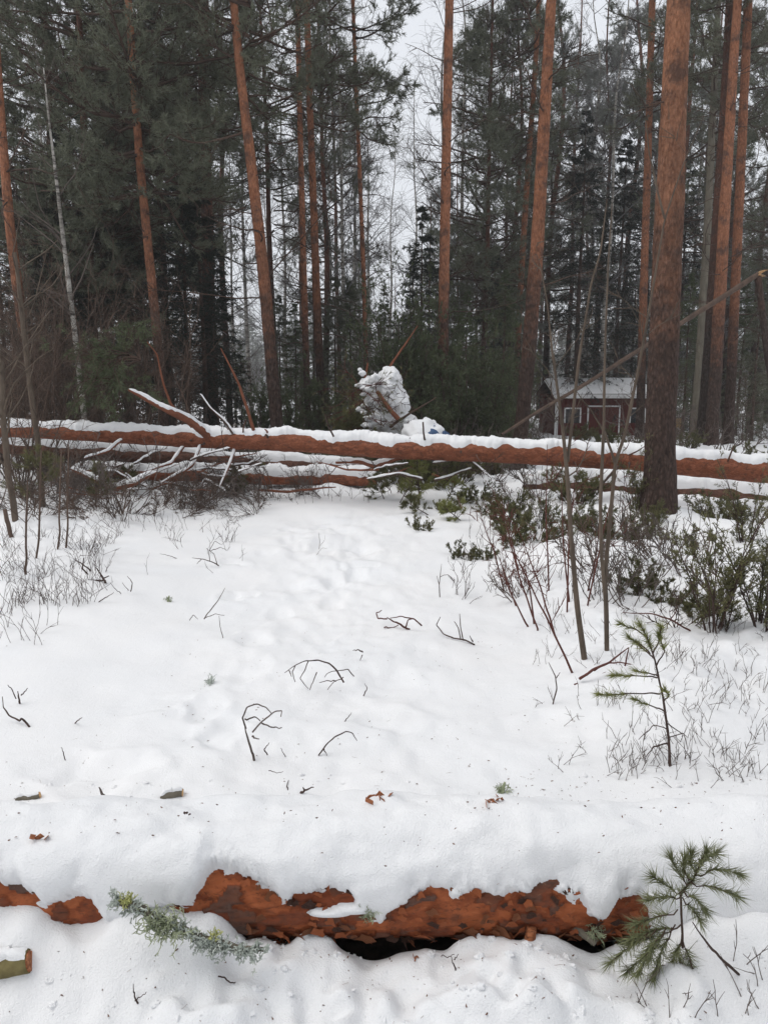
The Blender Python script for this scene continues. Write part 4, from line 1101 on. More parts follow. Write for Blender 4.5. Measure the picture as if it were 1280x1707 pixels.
stem_tree('birch_sapling', 'thin pale birch sapling with a white stem left of the grey-based pine', 'birch', 12.0, [(143, 720), (132, 620), (118, 500), (100, 350), (82, 200), (72, 110)], [0.042, 0.04, 0.036, 0.028, 0.018, 0.008], 'bark_birch', 80, 22, 1, None, 0.9)
stem_tree('bare_sapling', 'leaning tan-stemmed sapling in the thicket at the left edge', 'sapling', 9.6, [(62, 730), (50, 640), (38, 540), (25, 420)], [0.035, 0.033, 0.03, 0.02], 'sapling_bark', 60, 12, 2, None, 0.8)
stem_tree('bare_sapling', 'short tan-stemmed sapling standing at the left edge of the clearing', 'sapling', 8.2, [(26, 868), (14, 790), (6, 700), (4, 600)], [0.036, 0.034, 0.03, 0.02], 'sapling_bark', 60, 12, 3, None, 0.8)
stem_tree('bare_sapling', 'broken brown stake leaning at the left edge of the snow', 'sapling', 7.4, [(22, 905), (12, 870), (8, 850)], [0.022, 0.022, 0.02], 'shrub_bark', 20, 0, 4)
for k, (a, b_) in enumerate((((97, 914), (99, 860)), ((110, 912), (112, 850)), ((61, 930), (66, 860)), ((42, 950), (43, 910)))):
    stem_tree('thin_sapling', 'thin straight stem standing in the snow near the left edge', 'sapling', gnd(*a)[1], [a, ((a[0] + b_[0]) / 2 + 2, (a[1] + b_[1]) / 2), b_, (b_[0] + 3, b_[1] - 110)], [0.009, 0.008, 0.008, 0.004], 'shrub_bark', 24, 6, 10 + k, 'thin stems at the left edge', 0.4)

# the grey saplings on the right
Ya = float(gnd(973, 1098)[1])
sa = stem_tree('bare_sapling', 'left of the two tall grey saplings, forked above the fallen trunk', 'sapling', Ya, [(974, 1100), (962, 1010), (952, 900), (946, 800), (935, 690), (920, 580), (912, 500), (900, 440)], [0.0165, 0.0155, 0.0135, 0.0115, 0.0095, 0.007, 0.0045, 0.0025], 'sapling_bark', 90, 9, 21, None, 0.30)
bb = np.array(sa.location)
limb_on(sa, bb, [at(946, 772, Ya), at(955, 690, Ya + .02), at(965, 600, Ya + .05), at(984, 480, Ya + .1), at(1001, 420, Ya + .12), at(1012, 330, Ya + .15)], [0.0095, 0.0085, 0.0072, 0.0058, 0.0045, 0.002], 60, 0, 'sapling_bark', 5, 'fork')
Yb = float(gnd(1010, 1084)[1])
sb = stem_tree('bare_sapling', 'right of the two tall grey saplings, split low into two stems', 'sapling', Yb, [(1011, 1086), (1010, 1010), (1008, 960), (1018, 860), (1026, 770), (1042, 725), (1065, 608), (1085, 500), (1108, 365), (1140, 270), (1174, 188)], [0.0130, 0.0130, 0.011, 0.010, 0.0092, 0.0078, 0.0068, 0.0056, 0.0045, 0.003, 0.0015], 'sapling_bark', 110, 7, 22, None, 0.3)
bb = np.array(sb.location)
limb_on(sb, bb, [at(1009, 1010, Yb - .01), at(1003, 930, Yb - .03), at(1000, 840, Yb - .05), at(1007, 690, Yb - .06), at(1009, 560, Yb - .05), at(1014, 430, Yb - .03), at(1020, 340, Yb)], [0.0105, 0.0105, 0.009, 0.0075, 0.0058, 0.004, 0.002], 70, 0, 'sapling_bark', 6, 'fork')
limb_on(sb, bb, [at(1108, 365, Yb), at(1094, 310, Yb - .02), at(1082, 254, Yb - .04), at(1076, 200, Yb - .04)], [0.006, 0.005, 0.004, 0.002], 30, 0, 'sapling_bark', 7, 'fork')
limb_on(sb, bb, [at(1026, 775, Yb), at(1008, 720, Yb + .02), at(990, 690, Yb + .03), at(960, 650, Yb + .03)], [0.007, 0.006, 0.004, 0.002], 30, 0, 'sapling_bark', 8, 'fork')

# red twigs in front of the junipers
rr = rnd(91)
for k, (a, tip) in enumerate((((955, 1122), (850, 905)), ((925, 1060), (862, 880)), ((896, 1050), (846, 860)), ((948, 1000), (935, 800)), ((890, 1040), (870, 930)), ((980, 1010), (1030, 780)),
                              ((870, 980), (835, 830)), ((860, 1010), (832, 930)), ((915, 985), (912, 740)), ((945, 1020), (958, 800)), ((980, 985), (1000, 860)), ((840, 985), (800, 860)), ((880, 1045), (842, 970)))):
    Y = float(gnd(*a)[1])
    m = ((a[0] + tip[0]) / 2 + rr.normal() * 6, (a[1] + tip[1]) / 2)
    stem_tree('red_twig', 'thin reddish bare stem standing in the snow left of the tall grey saplings', 'shrub stem', Y, [a, m, tip], [0.0062, 0.0048, 0.0018], 'twig_red', 30, 6, 30 + k, 'reddish stems on the right', 0.28)

GJ = 'low juniper bushes on the right of the clearing'
for px, py, k, sc, lab in (
        (700, 880, 2, 0.55, 'small green juniper tuft at the edge of the open snow'), (745, 850, 2, 0.7, 'low juniper right of the little pine, below the trunk'), (735, 815, 0, 0.8, 'dark juniper brush behind the little pine'),
        (790, 832, 0, 0.85, 'low juniper bush with reddish leaves in the middle right'), (770, 928, 2, 0.55, 'flat juniper mat half under snow near the open clearing'), (810, 930, 2, 0.5, 'right half of the flat juniper mat under snow'),
        (880, 905, 0, 1.1, 'dark juniper bush left of the tall grey saplings'), (905, 880, 1, 0.6, 'upright juniper left of the tall grey saplings'),
        (1045, 900, 0, 0.95, 'juniper bush at the foot of the thick scaly pine'), (1060, 850, 1, 0.85, 'upright juniper left behind the thick scaly pine'), (985, 870, 0, 0.9, 'juniper bush between the grey saplings and the scaly pine'),
        (1195, 1045, 1, 0.95, 'upright juniper right of the scaly pine, nearest of the tall ones'), (1165, 1020, 2, 0.7, 'spreading juniper left of the nearest upright one'), (1270, 1040, 1, 1.05, 'upright juniper cut off by the right edge'),
        (1240, 905, 1, 0.85, 'juniper in front of the trunk end at the right edge'), (1205, 860, 0, 1.0, 'low juniper below the trunk end on the right'), (1100, 1000, 2, 0.7, 'low brown-green juniper right of the grey saplings'), (1060, 985, 2, 0.75, 'low juniper behind the right grey sapling'),
        (1140, 905, 2, 0.8, 'juniper mat right at the scaly pine')):
    copy_tree('juniper_bush', JBUSH[k], sp2(px, py) - np.array([0, 0, 0.13 * sc if k != 1 else 0.03]), lab, 'juniper', GJ, rz(), sc * (1.15 if k != 1 else 1.08))
for px, py, k, sc in ((660, 815, 1, 0.8), (690, 800, 0, 0.7), (760, 800, 0, 0.8), (820, 800, 0, 0.8), (860, 835, 1, 0.7), (900, 820, 0, 0.8), (840, 860, 1, 0.6), (1000, 960, 1, 0.7), (1080, 960, 0, 0.6), (1130, 1040, 1, 0.5),
                      (1050, 1010, 0, 0.5), (1230, 1000, 1, 0.7), (1000, 1000, 0, 0.5), (1100, 930, 1, 0.7), (870, 1000, 1, 0.45), (1150, 960, 0, 0.6)):
    copy_tree('brushwood', [BRUSH[k]], sp2(px, py), 'tangle of bare twigs among the junipers', 'brushwood', 'twig tangles among the junipers', rz(), sc)
rr = rnd(93)
for k in range(74):
    px = rr.uniform(40, 430) if k < 66 else rr.uniform(430, 560)
    py = rr.uniform(800, 868 - 0.05 * abs(px - 200)) if px < 430 else rr.uniform(812, 830)
    o = copy_tree('brushwood', [BRUSH[k % 2]], sp2(px, py), 'tangle of broken twigs heaped below the fallen trunks on the left', 'brushwood', 'broken twigs below the fallen trunks', rz(), rr.uniform(0.35, 0.85))
    o.rotation_euler = (rr.normal() * 0.6, rr.normal() * 0.6, rz())

def pine_bush(name, label, cat, loc, H, seed, ln, wd, k, mat, nb_=26, spread=0.5, drop=0.0, lmat='limb', scale=1.0):
    r = rnd(seed); lb, nb = MB(), MB()
    z = np.linspace(-0.1, H, 14); P = np.stack([0.03 * H * np.sin(z * 3 / H + seed), 0.02 * H * np.cos(z * 2), z], 1)
    o = thing(name, loc, label, cat)
    mb = MB(); tube(mb, P, np.interp(z, [-0.1, H], [0.014 * H + 0.003, 0.003]), 8); mb.build('trunk', lmat, o)
    t = r.random(nb_); zb = H * (0.15 + 0.83 * t); az = r.uniform(0, 6.28, nb_)
    el = 0.15 + 0.5 * t + drop
    D = np.stack([np.cos(az) * np.cos(el), np.sin(az) * np.cos(el), np.sin(el)], 1)
    L = H * spread * (1.1 - 0.8 * t) * r.uniform(0.6, 1.1, nb_)
    P1, D1 = grow(lb, np.stack([np.interp(zb, z, P[:, 0]), np.interp(zb, z, P[:, 1]), zb], 1), D, L, 0.004 * H + 0.002, 5, 0.1, 0.04, r, 0.4)
    s2, d2, t2, _ = spawn(P1, D1, 4, 0.35, 0.6, r)
    P2, D2 = grow(lb, s2, d2, H * 0.12 * r.uniform(0.6, 1.2, len(t2)), 0.0022, 3, 0.12, 0.06, r)
    for q in (1, 2, 3): needles(nb, P2[:, q], D2[:, q - 1], ln, wd, k, 0.6, r, ln * 0.5)
    for q in (3, 4, 5): needles(nb, P1[:, q], D1[:, q - 1], ln, wd, k, 0.6, r, ln * 0.8)
    tag(lb.build('branches', lmat, o), kind='stuff'); tag(nb.build('needles', mat, o, False), kind='stuff')
    return o
pine_bush('young_pine', 'little bright green pine in front of the long trunk, right of the clearing end', 'young pine', gnd(697, 842), 0.62, 71, 0.055, 0.005, 12, 'needle_young', 30, 0.45)
for k, (px, py, H) in enumerate(((70, 850, 0.75), (160, 845, 0.5), (90, 800, 0.7), (215, 830, 0.45), (440, 812, 0.35), (395, 815, 0.4))):
    pine_bush('pine_spray', ['needled pine spray among the bare stems left under the trunk', 'small needled spray below the forked branch', 'pine spray behind the bare stems at the left', 'needled spray under the lifted branch', 'pine spray at the left end of the short orange log', 'pine spray left of the short orange log end'][k], 'pine branch', gnd(px, py), H, 80 + k, 0.06, 0.006, 11, 'needle_bush', 24, 0.6)

for px, py, sc, lab in ((715, 808, 1.3, 'dark juniper brush left under the long trunk, right of the short log end'), (655, 812, 1.0, 'dark juniper brush at the short log end'), (760, 806, 1.2, 'dark juniper brush below the long trunk, right of the little pine'), (965, 840, 1.2, 'juniper brush under the long trunk behind the grey saplings'), (1085, 888, 0.7, 'low juniper against the foot of the thick scaly pine'), (845, 880, 1.0, 'dark juniper at the left end of the right-hand bushes')):
    copy_tree('juniper_bush', JBUSH[0], sp2(px, py), lab, 'juniper', GJ, rz(), sc)

for k, (px, py, H, lab) in enumerate(((668, 838, 0.34, 'green pine bough fallen on the snow left of the little pine'), (712, 858, 0.30, 'green pine bough on the snow below the little pine'), (742, 838, 0.40, 'green pine bough right of the little pine'), (690, 818, 0.42, 'pine bough behind the little pine, under the long trunk'),
        (768, 868, 0.28, 'small green bough on the snow right of the little pine'), (640, 822, 0.34, 'pine bough beside the short log end'), (725, 800, 0.5, 'dark pine bough under the long trunk beside the tarpaulin'), (800, 855, 0.36, 'green bough among the red stems'))):
    o = pine_bush('pine_bough', lab, 'pine branch', gnd(px, py), H, 180 + k, 0.05, 0.0055, 10, 'needle_bush' if k % 2 else 'needle_young', 22, 0.8, -0.1)
    o.rotation_euler = (rr.normal() * 0.5, rr.normal() * 0.6, rz())

for k, (px, Y, H, lab) in enumerate(((596, 12.0, 1.15, 'green pine bough leaning on the left side of the snowy brush heap'), (582, 12.3, 0.9, 'low pine bough left of the snowy brush heap'), (612, 11.7, 0.8, 'pine bough in front of the snowy brush heap'))):
    o = pine_bush('pine_bough', lab, 'pine branch', spot(px, Y), H, 280 + k, 0.07, 0.008, 12, 'needle_bush', 34, 0.42, 0.0)
    o.rotation_euler = (0.0, -0.15, rz())

# ------------------------------------------------------------------ the log in the foreground
def near_log():
    r = rnd(101)
    n, m = 1000, 120
    x = np.linspace(-1.75, 1.75, n); a = np.concatenate([np.linspace(0.6, 2.7, 84, endpoint=False), np.linspace(2.7, 0.6 + 2 * math.pi, 36, endpoint=False)])   # a: angle from straight up, towards the camera positive
    X, A = np.meshgrid(x, a, indexing='ij')
    cz = LOG_Z - 0.006 * x; cy = LOG_Y + 0.012 * np.sin(x * 1.3)
    # flaky plates: nearest of scattered seeds gives each plate its own height
    ns = 1900
    sx, sa = r.uniform(-2.1, 2.1, ns), r.uniform(0, 2 * math.pi, ns)
    hgt_s = r.random(ns) ** 1.5
    wx = X + 0.018 * fbm(X * 30, A * 5, None, 3); wa = A + 0.10 * fbm(X * 24 + 9, A * 5 + 4, None, 3)
    cell = np.zeros(X.shape)
    order = np.argsort(sx); sx, sa, hgt_s = sx[order], sa[order], hgt_s[order]
    for i0 in range(0, n, 30):
        lo, hi = np.searchsorted(sx, [x[i0] - 0.22, x[min(i0 + 29, n - 1)] + 0.22])
        dx = wx[i0:i0 + 30, :, None] - sx[lo:hi]
        da = (wa[i0:i0 + 30, :, None] - sa[lo:hi] + math.pi) % (2 * math.pi) - math.pi
        cell[i0:i0 + 30] = hgt_s[lo:hi][np.argmin((dx * 0.75) ** 2 + (da * LOG_R * 1.5) ** 2, -1)]
    R = LOG_R * (1 + 0.02 * fbm(X * 2, A * 1.2, None, 2)) + 0.013 * cell + 0.004 * fbm(X * 26, A * 9, None, 3)
    V = np.stack([X, cy[:, None] - np.sin(A) * R, cz[:, None] + np.cos(A) * R], -1)
    i = np.arange(n - 1)[:, None] * m; j = np.arange(m)[None]; k = (j + 1) % m
    b = np.array([0, LOG_Y, 0.0])
    o = thing('fallen_log', b, 'near fallen log with orange flaking bark under a thick cover of snow', 'log')
    mb = MB(); mb.add(V - b, np.stack([i + j, i + k, i + m + k, i + m + j], -1).reshape(-1, 4))
    bk = mb.build('bark', 'bark_log_near', o)
    bk.data.attributes.new('plate', 'FLOAT', 'POINT').data.foreach_set('value', cell.ravel().astype(np.float32))
    # snow: thickness field that runs out at a ragged lower edge
    edge = [(-700, 150), (-40, 140), (-8, 80), (2, 50), (45, 50), (64, 84), (100, 92), (114, 74), (128, 66), (152, 70), (172, 92), (230, 100), (270, 84), (300, 80), (322, 86), (336, 60), (348, 42), (392, 40), (415, 46), (440, 50), (468, 70), (490, 64),
            (520, 58), (560, 60), (582, 66), (600, 86), (628, 96), (650, 88), (676, 66), (720, 58), (800, 62), (950, 63), (974, 66), (984, 98), (1004, 96), (1016, 64), (1060, 63), (1078, 72), (1092, 140), (1130, 160), (2000, 165)]
    ex = np.array([(p - 640) / FPX * 2.10 for p, _ in edge]); ea = np.radians([q + (7 if 360 < p_ < 1100 else 0) for p_, q in edge])
    ns_, mm = 780, 110
    xs = np.linspace(-2.0, 2.0, ns_)
    aa = np.linspace(math.radians(-115), math.radians(160), mm)
    X, A = np.meshgrid(xs, aa, indexing='ij')
    E = np.interp(X + 0.012 * fbm(X * 20, A * 3, None, 2), ex, ea)
    E = sum(np.roll(E, q, 0) for q in range(-4, 5)) / 9
    lf = sstep(-0.52, -0.66, X)
    E = E + 0.08 * fbm(X * 9, A * LOG_R * 9, None, 2) + lf * 0.30 * fbm(X * 8 + 2, A * LOG_R * 8, None, 3)
    d = (E - A) * LOG_R
    d = d + 0.016 * fbm(X * 26, A * LOG_R * 26, None, 4, 0.62) * np.exp(-(d / 0.028) ** 2)                                           # distance to the lower edge along the bark
    dust = 0.007 * fbm(X * 28 + 5, A * 5, None, 4, 0.65)
    T = 0.052 + 0.016 * fbm(X * 2.6 + 4, A * 0.9, None, 3) + 0.006 * fbm(X * 12, A * 3, None, 2)
    T = T * (1 - 0.45 * sstep(0.7, 1.9, A))
    q = np.clip(d / 0.085, -1, 1)
    th = np.where(q > 0, T * np.sqrt(np.clip(1 - (1 - np.clip(q, 0, 1)) ** 2.0, 0, 1)), q * 0.03) + dust * np.exp(-(d / 0.03) ** 2)
    th = np.where(d < -0.06, -0.02, th)
    # the second tongue of snow lying on the bark
    for tx, ta, lx_, la in ((-0.145, 1.56, 0.065, 0.085), (-0.085, 1.50, 0.06, 0.10)):
        e = ((X - tx) / lx_) ** 2 + ((A - ta) / la) ** 2
        th = np.maximum(th, 0.028 * np.sqrt(np.clip(1 - e, 0, 1)) - 0.012 * (e > 1))
    rr_ = LOG_R + 0.004 + th
    lift = np.clip(th, 0, 1) * 0.35
    V = np.stack([X, np.interp(X, x, cy) - np.sin(A) * rr_, np.interp(X, x, cz) + np.cos(A) * rr_ + lift], -1)
    i = np.arange(ns_ - 1)[:, None] * mm; j = np.arange(mm - 1)[None]
    mb = MB(); mb.add(V - b, np.stack([i + j, i + j + 1, i + mm + j + 1, i + mm + j], -1).reshape(-1, 4))
    mb.build('snow_cap', 'snow', o)
    # loose bark flakes
    shapes = []
    for s_ in range(7):
        nu = 9; ang = np.linspace(0, 2 * math.pi, nu, endpoint=False) + r.uniform(-0.2, 0.2, nu)
        rad = r.uniform(0.45, 1.25, nu)
        u, v = np.cos(ang) * rad, np.sin(ang) * rad * 0.8
        z = 0.22 * u ** 2 + 0.12 * r.normal(size=nu) * 0.5
        top = np.stack([u, v, z], 1); bot = top * np.array([0.96, 0.96, 1]) - np.array([0, 0, 0.09])
        cen = np.array([[0, 0, 0.02], [0, 0, -0.07]])
        vv = np.concatenate([top, bot, cen]); f = []
        for q_ in range(nu):
            w = (q_ + 1) % nu
            f += [(q_, w, 2 * nu), (nu + w, nu + q_, 2 * nu + 1), (q_, nu + q_, w), (w, nu + q_, nu + w)]
        mb = MB(); mb.add(vv, f); shapes.append(mb.mesh('bark_flake', 'bark_flake', False))
    for q_ in range(170):
        px = r.uniform(400, 1090); xw = (px - 640) / FPX * 2.10
        ang = r.uniform(0.95, 2.35) if q_ > 34 else r.uniform(1.9, 2.45)
        f = part('bark_flake', shapes[int(r.integers(7))], o)
        R_ = LOG_R + 0.014 + 0.004 * r.random()
        f.location = (xw, float(np.interp(xw, x, cy)) - math.sin(ang) * R_ - b[1], float(np.interp(xw, x, cz)) + math.cos(ang) * R_)
        s_ = r.uniform(0.006, 0.019) * (1.3 if q_ < 34 else 1.0)
        f.material_slots[0].link = 'OBJECT'; f.material_slots[0].material = MAT[('bark_flake', 'bark_log_near', 'bark_log_near', 'bark_log_dark')[int(r.integers(4))]]
        f.scale = (s_ * r.uniform(0.8, 1.5), s_, s_ * 0.8)
        f.rotation_euler = (ang + r.normal() * 0.22 - (0.35 if q_ < 34 else 0.0), r.normal() * 0.15, r.normal() * 0.4)
    # a long curl of bark hanging under the log, one cut knot and a dead stub
    P, R = stem([(0.403, -0.145, 0.135), (0.398, -0.160, 0.095), (0.403, -0.155, 0.06), (0.410, -0.145, 0.04)], [0.012, 0.015, 0.012, 0.004], 16)
    mb = MB(); tube(mb, P, R, 7, 0.35, 40, 2); mb.build('bark_curl', 'bark_flake', o)
    kx = (476 - 640) / FPX * 2.10; ka = math.radians(68)
    c0 = np.array([kx, -math.sin(ka) * (LOG_R - 0.01), LOG_Z + math.cos(ka) * (LOG_R - 0.01)]); dk = np.array([0, -math.sin(ka), math.cos(ka)])
    mb = MB(); tube(mb, np.array([c0, c0 + dk * 0.02, c0 + dk * 0.026]), [0.026, 0.022, 0.015], 14, 0.15, 60, 3, cap=False); kn = mb.build('knot', 'bark_log_dark', o)
    mb = MB(); tube(mb, np.array([c0 + dk * 0.018, c0 + dk * 0.0265]), [0.0145, 0.013], 12, 0.05, 30, 1); mb.build('cut_face', 'cut_wood', kn)
    mb = MB(); tube(mb, np.array([(0.52, -0.12, 0.12), (0.575, -0.165, 0.10)]), [0.012, 0.009], 8, 0.1); mb.build('stub', 'bark_grey', o)
    # flat dark brown lump filling the hollow below
    mb = MB(); blob_mesh(mb, (0.17, 0.02, -0.075), (0.55, 0.115, 0.045), 3.3, 60, 14, 0.25, 5)
    so = mb.build('hollow_fill', 'dark_brown'); so.location = b
    tag(so, 'dark brown fill in the hollow under the near log', None, None, 'structure')
    return o
near_log()

def lichen_tuft(mb, c, n, L, w, r, up=(0, 0, 1), sp=0.9):
    P0 = np.asarray(c) + r.normal(size=(n, 3)) * L * 0.25
    P1, D1 = grow(mb, P0, np.asarray(up) + sp * r.normal(size=(n, 3)), L * r.uniform(0.5, 1.1, n), w, 4, 0.35, 0.0, r, 0.6)
    s2, d2, t2, _ = spawn(P1, D1, 3, 0.35, 0.8, r)
    grow(mb, s2, d2, L * 0.35 * r.uniform(0.5, 1.2, len(t2)), w * 0.8, 2, 0.3, 0.0, r, 0.5)

def lichen_branch():
    r = rnd(111)
    pts = [at(*p, 1.76) for p in ((192, 1500), (222, 1513), (262, 1530), (310, 1552), (355, 1568), (400, 1578), (440, 1582))]
    P, R = stem(pts, [0.009, 0.011, 0.013, 0.012, 0.011, 0.009, 0.006], 50, 0.004, 3)
    b = P[25].copy()
    o = thing('lichen_branch', b, 'dead twig thickly grown with grey-green lichen on the snow before the log', 'twig')
    mb = MB(); tube(mb, P - b, R, 9, 0.15, 40, 1); mb.build('wood', 'bark_grey', o)
    L1, L2, L3 = MB(), MB(), MB()
    den = 0.35 + 0.65 * (fbm(np.arange(50) * 0.22, np.arange(50) * 0.0 + 4, None, 2) * 0.5 + 0.5)
    for k in range(150):
        i = int(r.integers(0, 50))
        if r.random() > den[i]: continue
        s_ = r.uniform(0.45, 1.25)
        c = P[i] - b + np.array([r.normal() * 0.006, -0.008 + r.normal() * 0.008, r.normal() * 0.009])
        if 8 < i < 25 and r.random() < 0.75:
            lichen_tuft(L1, c, 7, 0.042 * s_, 0.0016, r, (r.normal() * 0.5, -0.6, 0.15), 0.8)
        else:
            lichen_tuft(L2, c, 9, 0.020 * s_, 0.0022, r, (r.normal() * 0.4, -0.5, 0.4), 0.9)
    for i in (4, 5, 33): lichen_tuft(L3, P[i] - b + np.array([0, -0.005, 0.010]), 16, 0.024, 0.0018, r, (0, -0.2, 1), 0.5)
    for q, m in ((L1, 'lichen'), (L2, 'lichen_pale'), (L3, 'lichen_yellow')):
        tag(q.build('lichen', m, o, False), kind='stuff')
lichen_branch()
r = rnd(112)
for px, py, lab in ((615, 1528, 'small green-grey lichen tuft hanging on the bark of the near log'), (990, 1548, 'pale lichen tuft on the underside of the near log, right')):
    ang = 1.5 if px < 700 else 1.95
    xw = (px - 640) / FPX * 2.10
    c = np.array([xw, LOG_Y - math.sin(ang) * (LOG_R + 0.008), LOG_Z + math.cos(ang) * (LOG_R + 0.008)])
    mb = MB(); lichen_tuft(mb, (0, 0, 0), 34, 0.036, 0.0013, r, (0, -0.5, -0.6), 0.5)
    o = mb.build('lichen_tuft', 'lichen', None, False); o.location = c; tag(o, lab, 'lichen')
for px, py, lab, mt in ((836, 1322, 'dark lichen-grown chip standing in the snow behind the near log', 'lichen'), (350, 1140, 'pale lichen tuft in a footprint', 'lichen_pale'), (280, 1003, 'green lichen tuft on the open snow', 'lichen')):
    mb = MB(); lichen_tuft(mb, (0, 0, 0), 26, 0.04, 0.002, r, (0, 0, 1), 0.7)
    P, R = stem([(0, 0, -0.02), (0.004, 0, 0.02), (0.012, 0, 0.045)], [0.012, 0.01, 0.004], 8); tube(mb, P, R, 7, 0.3, 40, 4)
    o = mb.build('lichen_tuft', mt, None, False); o.location = gnd(px, py); tag(o, lab, 'lichen')

# ------------------------------------------------------------------ needled pine twig at the end of the log
def needle_twig(name, label, cat, Y, main_, subs, seed, ln, wd, k, mat, lmat, w=0.005, dz=0.05, step=0.010, nd0=0.30):
    r = rnd(seed)
    W = lambda p, dy=0.0: at(p[0], p[1], Y + dy)
    b = W(main_[0]); o = thing(name, b, label, cat)
    nb = MB()
    def do(pts, w0, w1, nm, needled, parent):
        n = max(8, int(sum(np.linalg.norm(pts[i + 1] - pts[i]) for i in range(len(pts) - 1)) / step))
        P, R = stem(pts, [w0, w1], n, 0.004, seed)
        mb = MB(); tube(mb, P - b, R, 7, 0.1, 60, seed); q = mb.build(nm, lmat, parent)
        if needled:
            i0 = int(n * needled[0]); Q = P[i0:] - b; T = nrm(np.gradient(P, axis=0))[i0:]
            for _ in range(2):
                needles(nb, Q + r.normal(size=Q.shape) * 0.001, T, ln, wd, k, 0.62, r, step)
            needles(nb, Q[-1:], T[-1:], ln, wd, k * 4, 0.5, r, 0.012)
    do([W(p, dz * np.sin(i)) for i, p in enumerate(main_)], w, w * 0.45, 'stem', (0.45 if nd0 < 0.5 else 0.8,), o)
    for s_ in subs:
        dy = r.normal() * dz
        pts = [W(s_[0]), *[W(p, dy * (i + 1) / len(s_)) for i, p in enumerate(s_[1:])]]
        do(pts, w * 0.55, w * 0.3, 'twig', (nd0,), o)
    tag(nb.build('needles', mat, o, False), kind='stuff')
    return o
needle_twig('pine_twig', 'green pine twig with long needles sticking up at the right end of the near log', 'pine twig', 1.74,
            [(1138, 1585), (1136, 1540), (1135, 1490), (1155, 1470), (1176, 1418)],
            [((1148, 1478), (1130, 1455), (1117, 1430)), ((1160, 1462), (1190, 1450), (1232, 1457)), ((1152, 1474), (1186, 1480), (1226, 1494)), ((1135, 1492), (1110, 1478), (1088, 1462)), ((1136, 1496), (1112, 1498), (1080, 1500)),
             ((1150, 1470), (1138, 1450), (1140, 1432)), ((1160, 1455), (1150, 1440), (1152, 1425)), ((1165, 1440), (1182, 1432), (1194, 1422)),
             ((1138, 1500), (1152, 1515), (1166, 1535)), ((1140, 1490), (1160, 1500), (1174, 1518)), ((1136, 1545), (1095, 1552), (1052, 1566)), ((1095, 1552), (1062, 1572), (1016, 1606)), ((1110, 1550), (1082, 1585), (1064, 1622)),
             ((1120, 1550), (1102, 1590), (1088, 1632)), ((1136, 1570), (1122, 1600), (1112, 1628)), ((1138, 1570), (1150, 1602), (1156, 1630)), ((1150, 1602), (1160, 1630), (1168, 1652)), ((1100, 1570), (1076, 1596), (1046, 1618)),
             ((1130, 1520), (1100, 1530), (1060, 1540)), ((1126, 1545), (1096, 1565), (1080, 1600)), ((1137, 1560), (1128, 1590), (1140, 1618))],
            121, 0.046, 0.0021, 9, 'needle_near', 'limb', 0.0034, 0.035)
